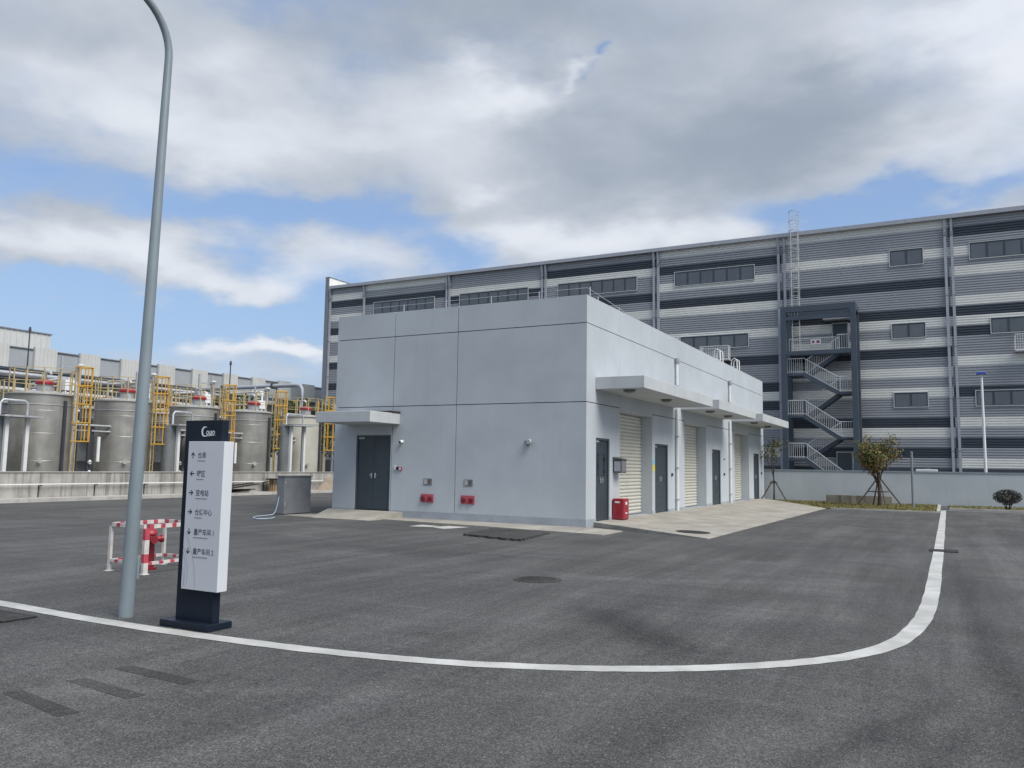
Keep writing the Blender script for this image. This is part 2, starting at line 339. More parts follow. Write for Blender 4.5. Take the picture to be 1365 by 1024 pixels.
# ------------------------------------------------------------------ ground
def sheet(name, pts, z, m):
    b = MB(); b.add([(p[0], p[1], z) for p in pts], [tuple(range(len(pts)))]); return structure(b.build(name, m))
sheet('ground', [(-700, -300), (500, -300), (500, 900), (-700, 900)], 0, M['asphalt'])
def catmull(p, n=8):
    out = []
    for i in range(len(p) - 1):
        a, b, c, d = (Vector(p[max(i - 1, 0)]), Vector(p[i]), Vector(p[i + 1]), Vector(p[min(i + 2, len(p) - 1)]))
        for k in range(n):
            t = k / n; out.append(.5 * (2 * b + (c - a) * t + (2 * a - 5 * b + 4 * c - d) * t * t + (3 * b - a - 3 * c + d) * t ** 3))
    return out + [Vector(p[-1])]
def ribbon(name, path, w, z, m):
    b = MB(); vs = []; rnd = random.Random(4)
    for i, p in enumerate(path):
        d = (path[min(i + 1, len(path) - 1)] - path[max(i - 1, 0)]).normalized(); nrm = Vector((-d.y, d.x))
        a, c = [(w / 2 + rnd.uniform(-.006, .006)) for _ in range(2)]
        q0, q1 = p + nrm * a, p - nrm * c
        vs += [(q0.x, q0.y, z), (q1.x, q1.y, z)]
    b.add(vs, [(2 * i, 2 * i + 1, 2 * i + 3, 2 * i + 2) for i in range(len(path) - 1)])
    return structure(b.build(name, m))
line = [(-30, 5.44), (-20, 5.44), (-12, 5.43), (-9.3, 5.42), (-7.9, 5.37), (-6.75, 5.37), (-5.8, 5.42), (-4.97, 5.49), (-4.24, 5.6), (-3.6, 5.75), (-3.02, 5.96), (-2.48, 6.21), (-1.96, 6.53), (-1.46, 6.94), (-1.05, 7.38), (-.69, 7.95), (-.43, 8.75), (-.27, 10.2), (-.21, 12.4), (-.18, 18), (-.15, 26.4), (-.12, 39.0)]
ribbon('road_marking', catmull(line, 6), .185, .004, M['line'])
ribbon('road_marking', [Vector((-.1, 39.15)), Vector((6, 39.15)), Vector((14, 39.15))], .16, .004, M['line'])
for q in (((-5.69, 4.23), (-4.88, 4.19), (-4.87, 4.33), (-5.67, 4.37)), ((-5.68, 3.83), (-4.90, 3.75), (-4.88, 3.89), (-5.62, 3.95)), ((-5.74, 3.42), (-4.93, 3.29), (-4.90, 3.42), (-5.70, 3.53))):
    sheet('blacked_out_marking', q, .002, M['dark_mark'])
for k, q in enumerate((((-12.3, 17.45), (-11.7, 17.6), (-11.65, 18.0), (-12.35, 18.15)), ((-11.62, 17.55), (-11.1, 17.3), (-10.9, 18.2), (-11.6, 18.25)))):
    sheet('paint_spill', q, .004, M['kerb'])
# raised fresh asphalt patch with a crumbled edge
rnd = random.Random(2)
def ragged(pts, step=.09, amp=.045):
    out = []
    for i in range(len(pts)):
        a, b = Vector(pts[i]), Vector(pts[(i + 1) % len(pts)]); n = max(2, int((b - a).length / step))
        for k in range(n):
            p = a.lerp(b, k / n); out.append((p.x + rnd.uniform(-amp, amp), p.y + rnd.uniform(-amp, amp)))
    return out
PT = ragged([(-9.75, 15.98), (-8.05, 15.5), (-8.38, 17.7), (-10.05, 17.9)])
structure(MB().prism(PT, -.01, .045).build('asphalt_patch', M['patch']))
# concrete apron in front of the shutters: slabs falling from the doors to the road
APN = [(-8.39, 20.45), (-4.83, 18.65), (-4.53, 36.94), (-8.39, 43.5)]
ap = structure(MB().prism([(APN[0][0] + .02, APN[0][1] + .03), (APN[1][0] - .03, APN[1][1] + .03), (APN[2][0] - .03, APN[2][1] - .05), (APN[3][0] + .02, APN[3][1] - .06)], -.02, [.10, .004, .004, .10]).build('concrete_apron', M['joint']))
NS = 5
def lerp2(a, b, t): return (a[0] + (b[0] - a[0]) * t, a[1] + (b[1] - a[1]) * t)
for i in range(NS):
    t0, t1 = i / NS + .0006, (i + 1) / NS - .0006
    for (u0, u1) in ((0, .497), (.503, 1)):
        q = [lerp2(lerp2(APN[0], APN[3], t), lerp2(APN[1], APN[2], t), u) for t, u in ((t0, u0), (t0, u1), (t1, u1), (t1, u0))]
        zt = [.13 - .115 * u for u in (u0, u1, u1, u0)]
        MB().prism(q, [z - .12 if z > .125 else -.015 for z in zt], zt).build('slab', M['concrete'], ap)
structure(MB().prism([(-16.4, 18.36), (-14.37, 18.4), (-14.25, 19.91), (-17.1, 19.91)], -.02, [.012, .012, .19, .19]).build('entrance_ramp', M['concrete']))
structure(MB().prism([(-17.9, 18.55), (-16.5, 18.45), (-17.05, 19.6), (-18.6, 19.8)], -.02, .02).build('cabinet_plinth', M['concrete']))
st = structure(MB().prism([(-14.34, 19.02), (-7.98, 18.15), (-8.40, 19.91), (-14.25, 19.91)], -.02, .022).build('building_edge_paving', M['concrete']))
MB().prism([(-7.95, 18.14), (-7.16, 18.04), (-7.17, 19.42), (-8.36, 20.02), (-8.37, 19.91)], -.02, .022).build('slab', M['concrete'], st)
# grass strip, kerbs
def grass(name, pts, n, label):
    b = MB().prism(pts, -.02, .035)
    xs = [p[0] for p in pts]; ys = [p[1] for p in pts]
    def inside(x, y):
        c = False
        for i in range(len(pts)):
            a, d = pts[i], pts[i - 1]
            if (a[1] > y) != (d[1] > y) and x < (d[0] - a[0]) * (y - a[1]) / (d[1] - a[1]) + a[0]: c = not c
        return c
    r2 = random.Random(7)
    while n:
        x, y = r2.uniform(min(xs), max(xs)), r2.uniform(min(ys), max(ys))
        if not inside(x, y): continue
        h = r2.uniform(.015, .06); a = r2.uniform(0, 6.28); w = .022; dx, dy = math.cos(a) * w, math.sin(a) * w; lx, ly = r2.uniform(-.05, .05), r2.uniform(-.05, .05)
        b.add([(x - dx, y - dy, .03), (x + dx, y + dy, .03), (x + lx, y + ly, .035 + h)], [(0, 1, 2)], r2.choice((1, 2, 2))); n -= 1
    return tag(b.build(name, [M['grass'], M['blade1'], M['blade2']]), label, 'grass', kind='stuff')
GP = [(-4.35, 36.8), (-.38, 36.9), (-.38, 44.35), (-8.3, 44.35), (-8.3, 43.62)]
grass('grass', GP, 9000, 'short dry yellowish grass strip before the grey perimeter wall')
grass('grass', [(.1, 40.2), (14, 40.2), (14, 44.35), (.1, 44.35)], 6000, 'thin dry grass bed around the round shrub')
structure(MB().box(-4.3, -.26, 36.66, 36.79, -.02, .05).build('kerb', M['kerb'])); structure(MB().box(-.36, -.24, 36.8, 44.3, -.02, .07).build('kerb', M['kerb']))
structure(MB().box(.1, 14, 40.06, 40.19, -.02, .08).build('kerb', M['kerb']))
# ------------------------------------------------------------------ service building
BX0, BX1, BY0, BY1, BH = -16.955, -8.386, 19.917, 43.8, 6.235
H1, H2, SK = 3.337, 5.476, .22
sb = root('service_building', (-12.6, 31.8, 0), 'single-storey pale grey plastered building with three roller shutters', 'building')
core = MB().box(BX0 + .13, BX1 - .42, BY0 + .13, BY1 - .13, 0, BH - .35); core.build('inner_wall', M['joint'], sb)
G = .011
def panel(x0, x1, y0, y1, z0, z1, name='wall_panel', m='stucco'):
    return MB().box(x0, x1, y0, y1, z0, z1).build(name, M[m], sb)
FX = [BX0, BX1 - 6.339, BX1 - 4.0714, BX1]
def fpan(x0, x1, z0, z1): return panel(x0 + (G if x0 > BX0 else 0), x1 - (G if x1 < BX1 else 0), BY0, BY0 + .12, z0, z1)
DX0, DX1, DZ1 = -16.08, -14.765, 2.47
for i in range(3):
    fpan(FX[i], FX[i + 1], H2 + G, BH); fpan(FX[i], FX[i + 1], H1 + G, H2 - G)
fpan(FX[2], FX[3], SK, H1 - G)
MB().box(FX[0], DX0, BY0, BY0 + .12, SK, H1 - G).box(DX0, FX[1] - G, BY0, BY0 + .12, DZ1, H1 - G).box(DX1, FX[1] - G, BY0, BY0 + .12, SK, DZ1).build('wall_panel', M['stucco'], sb)
fpan(FX[1], FX[2], SK, H1 - G)
panel(BX0 - .012, DX0 - .02, BY0 - .012, BY0 + .12, 0, SK - .002, 'skirting', 'skirt'); panel(DX1 + .02, BX1 + .012, BY0 - .012, BY0 + .12, 0, SK - .002, 'skirting', 'skirt')
# right face: deep piers, lintels and door holes
XR0 = BX1 - .40; YS = BY0 + .122
JY = [YS, 22.44, 25.43, 29.15, 32.2, 37.15, 40.18, BY1]
def rpan(y0, y1, z0, z1): return panel(XR0, BX1, y0 + (.004 if y0 > YS else 0), y1 - (.004 if y1 < BY1 else 0), z0, z1)
for i in range(7):
    rpan(JY[i], JY[i + 1], H2 + G, BH); rpan(JY[i], JY[i + 1], (H1 if i in (0, 2, 4, 6) else 3.26) + (G if i in (0, 2, 4, 6) else 0), H2 - G)
doors = {0: (20.61, 21.63), 2: (25.72, 27.14), 4: (33.12, 34.55), 6: (41.27, 42.6)}
DT = 2.40
for i, (d0, d1) in doors.items():
    a, b_ = JY[i], JY[i + 1]
    MB().box(XR0, BX1, a, d0, .13, H1 - G).box(XR0, BX1, d1, b_, .13, H1 - G).box(XR0, BX1, d0, d1, DT, H1 - G).build('wall_panel', M['stucco'], sb)
    for (p, q) in ((a, d0), (d1, b_)):
        MB().box(BX1 + .001, BX1 + .012, p + .002, q - .002, 0 if i == 0 and p == a else .10, .215).build('skirting', M['skirt'], sb)
MB().box(XR0, BX1, YS, BY1, 0, .128).build('plinth', M['skirt'], sb)
# far and left faces, roof, parapet
panel(BX0, BX1 - .41, BY1 - .12, BY1 - .001, 0, BH); panel(BX0 + .001, BX0 + .12, BY0 + .121, BY1 - .121, 0, BH)
MB().box(BX0 + .13, BX1 - .41, BY0 + .13, BY1 - .13, BH - .349, BH - .30).build('roof', M['bitumen'], sb)
def double_door(yz, axis, name_parent, vision=False):
    a0, a1, z0, z1 = yz
    def bx(b, u0, u1, d0, d1, za, zb):      # u along the wall, d depth behind the face
        if axis == 'y': return b.box(BX1 - d1, BX1 - d0, u0, u1, za, zb)
        return b.box(u0, u1, BY0 + d0, BY0 + d1, za, zb)
    fr = MB(); bx(fr, a0, a0 + .05, .02, .115, z0, z1); bx(fr, a1 - .05, a1, .02, .115, z0, z1); bx(fr, a0 + .05, a1 - .05, .02, .115, z1 - .055, z1)
    d = fr.build('door', M['door_frame'], name_parent)
    mid = (a0 + a1) / 2
    for k, (u0, u1) in enumerate(((a0 + .055, mid - .004), (mid + .004, a1 - .055))):
        lb = MB(); bx(lb, u0, u1, .055, .10, z0 + .012, z1 - .06); bevel(lb.build('leaf', M['door'], d), .004, 1)
        hh = MB(); hx = (mid - .07) if k == 0 else (mid + .07)
        bx(hh, hx - .012, hx + .012, .03, .0545, 1.16, 1.32); bx(hh, hx - .06 if k == 0 else hx - .012, hx + .012 if k == 0 else hx + .06, .018, .032, 1.24, 1.262)
        hh.build('handle', M['galv'], d)
        if vision:
            c = (u0 + u1) / 2; vg = MB(); bx(vg, c - .07, c + .07, .048, .0548, 1.35, 1.98); vg.build('pane', M['door_glass'], d)
    kb = MB(); bx(kb, a0 + .08, a0 + .30, .03, .05, z1 - .115, z1 - .075); kb.build('door_closer', M['galv'], d)
double_door((DX0, DX1, .20, DZ1), 'x', sb)
for i, (d0, d1) in doors.items(): double_door((d0, d1, .135, DT), 'y', sb, i == 0)
# roller shutters, one mesh shared by all slats
slat_me = None
for k, (y0, y1) in enumerate(((22.44, 25.43), (29.15, 32.2), (37.15, 40.18))):
    sh = MB().box(BX1 - .418, BX1 - .36, y0 + .006, y1 - .006, 3.242, 3.258).build('roller_shutter', M['galv'], sb)
    for (ya, yb) in ((y0 + .006, y0 + .05), (y1 - .05, y1 - .006)): MB().box(BX1 - .418, BX1 - .36, ya, yb, .135, 3.2415).build('guide_rail', M['galv'], sh)
    z = .14; n = 28; pitch = (3.24 - .14) / n
    for j in range(n):
        if slat_me is None:
            prof = [(-.398, .0), (-.398, .016), (-.372, .024), (-.360, .045), (-.360, .078), (-.372, .100), (-.398, pitch - .001)]
            vs = [(BX1 + x, yy, zz) for yy in (-1.44, 1.44) for x, zz in prof]; m = len(prof)
            b = MB().add(vs, [(i, i + m, i + m + 1, i + 1) for i in range(m - 1)]); slat = b.build('slat', M['shutter'], None, 25); slat_me = slat.data
        else:
            slat = bpy.data.objects.new('slat', slat_me); COL.objects.link(slat)
        slat.parent = sh; slat.location = Vector((0, (y0 + y1) / 2, z + j * pitch)) - OFF[sb.name]
# canopies
def canopy(x0, x1, y0, y1, z0, z1, wall):
    b = MB().box(x0, x1, y0, y1, z0, z1); o = bevel(b.build('canopy', M['canopy'], sb), .012, 2); return o
c0 = canopy(-16.46, -14.45, 18.47, BY0 - .001, 2.79, 3.11, 'f')
MB().box(-15.75, -14.44, BY0 - .42, BY0 - .004, 3.1105, 3.175).build('flashing', M['bitumen'], c0)
for (y0, y1, ls) in ((20.55, 27.77, (20.95, 24.3)), (28.7, 34.95, (29.6, 32.4)), (36.5, 43.14, (37.4, 40.6))):
    c = canopy(BX1 + .001, -6.99, y0, y1, 3.72, 4.06, 'r')
    for ly in ls:
        MB().lathe((-7.55, ly, 3.72), [(.05, -.085), (.13, -.07), (.17, -.03), (.175, 0.0)], 20).build('downlight', M['grey_box'], c, 40)
# downpipes with hopper heads
for y in (28.0, 36.05):
    b = MB().cyl((BX1 + .075, y, .12), (BX1 + .075, y, 3.72), .052, 14).cyl((BX1 + .075, y, 4.06), (BX1 + .075, y, 5.34), .052, 14)
    p = b.build('downpipe', M['white_metal'], sb, 40)
    MB().lathe((BX1 + .09, y, 5.3), [(.055, 0), (.075, .03), (.088, .12), (.088, .2), (.06, .205)], 14).build('hopper', M['pipe_grey'], p, 40)
    for z in (.5, 1.6, 2.7, 4.5): MB().box(BX1, BX1 + .135, y - .07, y + .07, z, z + .035).build('bracket', M['pipe_grey'], p)
# low safety rail on the roof and the roof-ladder hoops
b = MB(); xs = [BX0 + .6 + i * 1.57 for i in range(6)]
for x in xs: b.cyl((x, BY0 + .5, BH - .31), (x, BY0 + .5, BH + .33), .018, 8)
for z in (BH + .31, BH + .1): b.cyl((BX0 + .4, BY0 + .5, z), (BX1 - .2, BY0 + .5, z), .009, 6)
for y in (21.2, 22.9, 24.6): b.cyl((BX1 - .2, y, BH - .31), (BX1 - .2, y, BH + .20), .018, 8)
b.tube([(BX1 - .2, BY0 + .5, BH + .31), (BX1 - .2, 22.9, BH + .18), (BX1 - .2, 24.6, BH + .05)], .009, 6)
b.build('roof_rail', M['galv'], sb)
b = MB()
for y in (36.6, 40.0):
    for dy in (0, .5):
        b.tube([(BX1 - .75, y + dy, BH - .31), (BX1 - .75, y + dy, BH + .55), (BX1 - .72, y + dy, BH + .72), (BX1 - .6, y + dy, BH + .8), (BX1 - .48, y + dy, BH + .72), (BX1 - .45, y + dy, BH - .31)], .028, 8)
    b.cyl((BX1 - .75, y, BH + .4), (BX1 - .75, y + .5, BH + .4), .02, 8)
b.build('roof_ladder_hoop', M['white_metal'], sb, 50)
# ------------------------------------------------------------------ things on and by the service building
def fixture(name, b, m, label, cat, group=None, smooth=0): return tag(b.build(name, m, None, smooth), label, cat, group)
for (x, lab) in ((-13.39, 'left red twin fire-pump inlet box nearer the slate door'), (-12.005, 'right red twin fire-pump inlet box farther from the slate door')):
    r_ = root('fire_inlet', (x, BY0, .62), lab.replace('left ', '').replace('right ', ''), 'fire inlet', 'red fire inlets on the end wall')
    bevel(MB().box(x - .22, x + .22, BY0 - .035, BY0 - .001, .50, .74).build('back_plate', M['inlet_red'], r_), .006)
    for s in (-.12, .12):
        MB().cyl((x + s, BY0 - .075, .60), (x + s, BY0 - .0355, .60), .058, 16).cyl((x + s, BY0 - .09, .60), (x + s, BY0 - .0755, .60), .07, 16).build('coupling', M['red_dark'], r_, 40)
    p_ = root('inlet_plate', (x, BY0, 1.09), 'small grey instruction plate above the fire inlet ' + ('nearer' if x < -13 else 'farther from') + ' the slate door', 'plate', 'instruction plates on the end wall')
    MB().box(x - .145, x + .145, BY0 - .014, BY0 - .001, 1.0, 1.19).build('plate', M['sign_grey'], p_)
    b = MB()
    for j in range(5): b.box(x - .125, x - .125 + .10 + .02 * (j % 2), BY0 - .0165, BY0 - .0142, 1.035 + j * .028, 1.047 + j * .028)
    b.build('print', M['white'], p_)
    MB().bar((x + .075, BY0 - .0155, 1.03), (x + .075, BY0 - .0155, 1.10), .024, .004).bar((x + .075, BY0 - .0155, 1.10), (x + .03, BY0 - .0155, 1.165), .022, .004).bar((x + .075, BY0 - .0155, 1.10), (x + .12, BY0 - .0155, 1.165), .022, .004).build('pictogram', M['red_dark'] if x < -13 else M['black'], p_)
r_ = root('security_camera', (-14.32, BY0, 2.27), 'small white dome security camera beside the slate door', 'camera')
MB().cyl((-14.34, BY0 - .03, 2.27), (-14.34, BY0 - .001, 2.27), .05, 14).build('mount', M['white_metal'], r_, 40); MB().cyl((-14.34, BY0 - .12, 2.25), (-14.34, BY0 - .03, 2.27), .042, 14, .05).build('housing', M['white'], r_, 40); MB().cyl((-14.34, BY0 - .135, 2.248), (-14.34, BY0 - .1205, 2.25), .034, 14).build('lens', M['black'], r_, 40)
r_ = root('card_reader', (-14.5, BY0, 1.48), 'small white and black card reader beside the slate door', 'card reader')
bevel(MB().box(-14.60, -14.51, BY0 - .03, BY0 - .001, 1.42, 1.54).build('case', M['white'], r_), .006); MB().box(-14.505, -14.46, BY0 - .06, BY0 - .001, 1.425, 1.525).build('reader', M['black'], r_)
r_ = root('fire_call_point', (-14.37, BY0, 1.47), 'red break-glass call point beside the white card reader', 'call point')
bevel(MB().box(-14.42, -14.32, BY0 - .045, BY0 - .001, 1.41, 1.51).build('case', M['red'], r_), .006); MB().box(-14.40, -14.34, BY0 - .047, BY0 - .0451, 1.43, 1.49).build('glass', M['white'], r_)
r_ = root('alarm_sounder', (-10.03, BY0, 2.26), 'round cream alarm sounder on a bracket high on the end wall', 'alarm')
MB().box(-10.20, -10.02, BY0 - .05, BY0 - .001, 2.25, 2.29).cyl((-10.05, BY0 - .16, 2.17), (-10.05, BY0 - .10, 2.17), .035, 12).build('bracket', M['grey_box'], r_)
MB().lathe((0, 0, 0), [(.02, 0), (.06, .01), (.078, .05), (.078, .10), (.06, .12)], 20).build('horn', M['pipe_grey'], r_, 40)
o = r_.children[-1]; o.rotation_euler = (R(90), 0, 0); o.location = Vector((-10.03, BY0 - .04, 2.26)) - Vector((-10.03, BY0, 2.26)); 
for v in o.data.vertices: v.co = v.co + Vector((-10.03, BY0, 2.26))
r_ = root('control_box', (BX1, 22.15, 1.43), 'dark grey wall box with white door beside the first roller shutter', 'control box')
bevel(MB().box(BX1 + .02, BX1 + .26, 21.88, 22.30, 1.44, 1.82).build('case', M['grey_box'], r_), .01); MB().box(BX1 + .26, BX1 + .268, 21.92, 22.26, 1.48, 1.78).build('door', M['sign_grey'], r_)
MB().box(BX1 + .05, BX1 + .23, 21.872, 21.8795, 1.49, 1.77).build('side_cover', M['pipe_grey'], r_); MB().prism([(BX1 + .001, 21.86), (BX1 + .29, 21.86), (BX1 + .29, 22.32), (BX1 + .001, 22.32)], 1.821, [1.90, 1.84, 1.84, 1.90]).build('rain_hood', M['grey_box'], r_); MB().box(BX1 + .001, BX1 + .0199, 21.93, 22.25, 1.5, 1.76).build('back_plate', M['galv'], r_)
r_ = root('extinguisher_cabinet', (-8.2, 22.05, .13), 'red fire-extinguisher cabinet standing against the wall by the first shutter', 'cabinet')
bevel(MB().box(BX1 + .03, BX1 + .35, 21.8, 22.25, .14, .72).build('case', M['red'], r_), .012)
MB().box(BX1 + .351, BX1 + .358, 21.83, 22.22, .45, .69).box(BX1 + .351, BX1 + .358, 21.83, 22.22, .17, .43).build('door', M['red'], r_)
MB().box(BX1 + .3585, BX1 + .3605, 21.96, 22.08, .55, .63).box(BX1 + .3585, BX1 + .3605, 21.95, 22.1, .30, .33).box(BX1 + .1, BX1 + .24, 21.7975, 21.7995, .60, .645).build('print', M['white'], r_)
MB().box(BX1 + .05, BX1 + .08, 21.82, 21.85, .118, .14).box(BX1 + .29, BX1 + .32, 21.82, 21.85, .118, .14).box(BX1 + .29, BX1 + .32, 22.19, 22.22, .118, .14).build('feet', M['black'], r_)
fixture('notice_sticker', MB().box(BX1 + .001, BX1 + .004, 25.46, 25.70, 1.72, 1.88), M['sticker_b'], 'pale blue notice between the first shutter and the next slate door', 'notice')
fixture('notice_sticker', MB().box(BX1 + .001, BX1 + .004, 25.46, 25.71, 1.50, 1.71), M['sticker_y'], 'yellow notice between the first shutter and the next slate door', 'notice')
for (y, z, lab) in ((27.55, 1.38, 'small black switch box beside the first downpipe'), (35.1, 1.38, 'small black switch box beside the second downpipe, the lower of two'), (35.1, 2.02, 'tiny dark sensor above the switch box by the second downpipe'), (43.1, 1.42, 'small black switch box beside the farthest slate door')):
    s = .03 if z > 2 else .055
    r_ = root('switch_box', (BX1, y, z), lab, 'switch box'); bevel(MB().box(BX1 + .001, BX1 + .05, y - s, y + s, z - s * .9, z + s * .9).build('case', M['black'], r_), .006); MB().cyl((BX1 + .05, y, z), (BX1 + .062, y, z), s * .4, 10).build('button', M['galv'], r_)
# manholes, grates
def manhole(x, y, z, r, lab, rx=1.0):
    r_ = root('manhole_cover', (x, y, z), lab, 'manhole cover')
    MB().lathe((x, y, z), [(r, .0), (r, .006)], 32).build('ring', M['iron_worn'], r_)
    b = MB().lathe((x, y, z), [(r * .86, .0061), (r * .86, .010)], 32)
    for i in range(-4, 5):
        w = math.sqrt(max(0, (r * .8) ** 2 - (i * r * .17) ** 2)); b.box(x - w, x + w, y + i * r * .17 - .012, y + i * r * .17 + .012, z + .0101, z + .014)
    b.build('lid', M['manhole_lid'], r_)
manhole(-5.15, 10.5, .001, .34, 'dark cast-iron round manhole cover in the open asphalt')
b = MB(); r_ = root('manhole_cover', (-5.55, 20.0, .04), 'dark round manhole cover set in the pale concrete apron', 'manhole cover')
def apz(x): return .13 - .115 * (x + 8.39) / 3.6
for nm, rr, dz in (('ring', .42, .006), ('lid', .36, .010)):
    pts = [(-5.55 + rr * math.cos(a) , 20.0 + rr * math.sin(a)) for a in [2 * math.pi * i / 28 for i in range(28)]]
    MB().prism(pts, [apz(p[0]) - .01 for p in pts], [apz(p[0]) + dz for p in pts]).build(nm, M['iron'], r_)
def grate(x0, x1, y0, y1, lab, n):
    r_ = root('drain_grate', ((x0 + x1) / 2, (y0 + y1) / 2, 0), lab, 'drain grate')
    z = .0045
    MB().box(x0, x1, y0, y0 + .03, z, .016).box(x0, x1, y1 - .03, y1, z, .016).box(x0, x0 + .03, y0 + .03, y1 - .03, z, .016).box(x1 - .03, x1, y0 + .03, y1 - .03, z, .016).build('frame', M['iron'], r_)
    MB().box(x0 + .03, x1 - .03, y0 + .03, y1 - .03, z, .006).build('pit', M['black'], r_)
    for i in range(n):
        x = x0 + .03 + (x1 - x0 - .06) * (i + .5) / n; w = (x1 - x0 - .06) / n * .28
        MB().box(x - w, x + w, y0 + .03, y1 - .03, .0061, .015).build('bar', M['iron_worn'], r_)
grate(-.34, .18, 18.75, 19.25, 'iron drain grate across the straight white line', 9)
grate(-8.85, -8.15, 4.8, 5.15, 'iron drain grate beside the white line near the lamp post', 12)
# ------------------------------------------------------------------ street lamp, totem sign, hydrant and cage
r_ = root('street_lamp', (-7.47, 5.65, 0), 'tall grey tapered lamp post beside the white line with curved arm', 'street lamp')
pts = [(-7.47, 5.65, 0.0)] + [(-7.47, 5.65, z) for z in (1, 2, 3, 4, 5, 5.6, 6.0)]
for t in range(1, 10):
    a = R(8.5 * t); pts.append((-7.47 - .05 * (1 - math.cos(a)), 5.65 - .62 * (1 - math.cos(a)), 6.0 + .62 * math.sin(a)))
p = pts[-1]; pts.append((p[0] - .1, p[1] - .6, p[2] + .10))
pts = [(q[0] + .014 * q[2], q[1] + .007 * q[2], q[2]) for q in pts]      # the post leans a little
rs = [.074 - .034 * min(1, q[2] / 6.2) for q in pts]
MB().tube(pts, rs, 24).build('pole', M['pole'], r_, 40)
MB().tube([(-7.405, 5.71, .38), (-7.405, 5.71, .58)], .018, 10).build('cable_gland', M['pole'], r_, 40)
p = pts[-1]
bevel(MB().box(p[0] - .14, p[0] + .14, p[1] - .62, p[1] + .02, p[2] - .03, p[2] + .07).build('lamp_head', M['pole'], r_), .03, 3)
MB().box(p[0] - .10, p[0] + .10, p[1] - .55, p[1] - .1, p[2] - .036, p[2] - .031).build('lens', M['white'], r_)
# totem
r_ = root('sign_totem', (-6.42, 5.67, 0), 'navy and silver-white directional totem sign standing on the white line', 'sign')
bevel(MB().box(-6.80, -6.14, 5.52, 5.82, 0, .065).build('base_plate', M['navy'], r_), .006)
SX0, SX1, SYF = -6.70, -6.19, 5.62
bevel(MB().box(SX0, SX1, SYF, SYF + .085, .065, 2.0).build('post_panel', M['navy'], r_), .004)
PX0, PX1, PYF = -6.59, -6.10, 5.575
wp = bevel(MB().prism([(PX0, PYF), (PX1, PYF), (PX1, SYF + .075), (SX1 + .0005, SYF + .075), (SX1 + .0005, SYF - .0005), (PX0, SYF - .0005)], .365, 1.79).build('direction_panel', M['sign_white'], r_), .003)
def text(s, x, z, size, m, parent, y=None, bold=0.0, sx=1.0):
    cu = bpy.data.curves.new('t', 'FONT'); cu.body = s; cu.size = size; cu.offset = bold
    to = bpy.data.objects.new('t', cu); COL.objects.link(to); bpy.context.view_layer.update()
    me = bpy.data.meshes.new_from_object(to.evaluated_get(bpy.context.evaluated_depsgraph_get())); bpy.data.objects.remove(to)
    y = PYF - .0012 if y is None else y; off = OFF[parent.name]
    for v in me.vertices: v.co = Vector((x + v.co.x * sx, y, z + v.co.y)) - off
    me.materials.clear(); me.materials.append(m); o = bpy.data.objects.new('lettering', me); COL.objects.link(o); o.parent = parent; OFF[o.name] = off
    return o
def arrow(x, z, d, s, parent):
    a = {'u': 90, 'd': -90, 'l': 180, 'r': 0}[d]; c, sn = math.cos(R(a)), math.sin(R(a))
    def q(u, v): return (x + (u * c - v * sn) * s, PYF - .0012, z + (u * sn + v * c) * s)
    b = MB()
    for poly in ([(-.5, -.09), (.35, -.09), (.35, .09), (-.5, .09)], [(.5, 0), (.02, .44), (-.1, .33), (.25, 0)], [(.5, 0), (.25, 0), (-.1, -.33), (.02, -.44)]):
        b.add([q(*p) for p in poly], [tuple(range(len(poly)))])
    b.build('arrow', M['sign_text'], parent)
rows = [('仓库', 'u', 1.655, .06), ('罐区', 'l', 1.475, .06), ('变电站', 'r', 1.29, .10), ('仓储中心', 'r', 1.105, .06), ('量产车间 1', 'd', .915, .12), ('量产车间 2', 'd', .73, .12)]
rr = random.Random(5)
for s, d, z, ul in rows:
    arrow(PX0 + .07, z, d, .062, wp); text(s, PX0 + .135, z - .024, .066, M['sign_text'], wp, bold=.0005, sx=.90)
    b = MB(); x = PX0 + .135
    while x < PX0 + .135 + ul * 1.6:
        w = rr.uniform(.004, .011); b.box(x, x + w, PYF - .0016, PYF - .0006, z - .058, z - .050); x += w + .003
    b.build('fine_print', M['sign_thin'], wp)
for (cx, cz, rad, a0, a1) in ((PX0 - .52, .37, .62, 0, 42), (PX0 - .30, .52, .42, -21, 55), (PX0 - .30, .53, .385, -25, 42), (PX0 - .62, .36, .90, 0, 38)):
    pts = []
    for i in range(25):
        a = R(a0 + (a1 - a0) * i / 24); q = (cx + rad * math.cos(a) * .9, PYF - .001, cz + rad * math.sin(a))
        if PX0 + .002 < q[0] < PX1 - .002 and q[2] > .37: pts.append(q)
    if len(pts) > 2: MB().tube(pts, .0012, 4).build('curve_line', M['sign_thin'], wp)
hp = [o for o in r_.children if o.name.startswith('post_panel')][0]
lx, lz = SX0 + .275, 1.888                   # crescent initial of the emblem, then its small capitals
b = MB(); vs = []; n = 28
for i in range(n + 1):
    t = i / n; a = R(55 + 255 * t); w = .003 + .020 * math.sin(math.pi * min(1, t * 1.05)) ** 1.2
    rx, rz = .040, .046
    for s in (1, -1): vs.append((lx + (rx + s * w / 2) * math.cos(a) + .004, SYF - .0012, lz + (rz + s * w / 2) * math.sin(a)))
b.add(vs, [(2 * i, 2 * i + 2, 2 * i + 3, 2 * i + 1) for i in range(n)])
b.tube([(lx - .005, SYF - .0012, lz - .045), (lx + .03, SYF - .0012, lz - .043), (lx + .10, SYF - .0012, lz - .040), (lx + .15, SYF - .0012, lz - .036)], [.004, .003, .002, .001], 4)
b.build('emblem', M['white'], hp); text('OLEO', lx + .020, lz - .030, .052, M['white'], hp, SYF - .0012, .0018, .88)
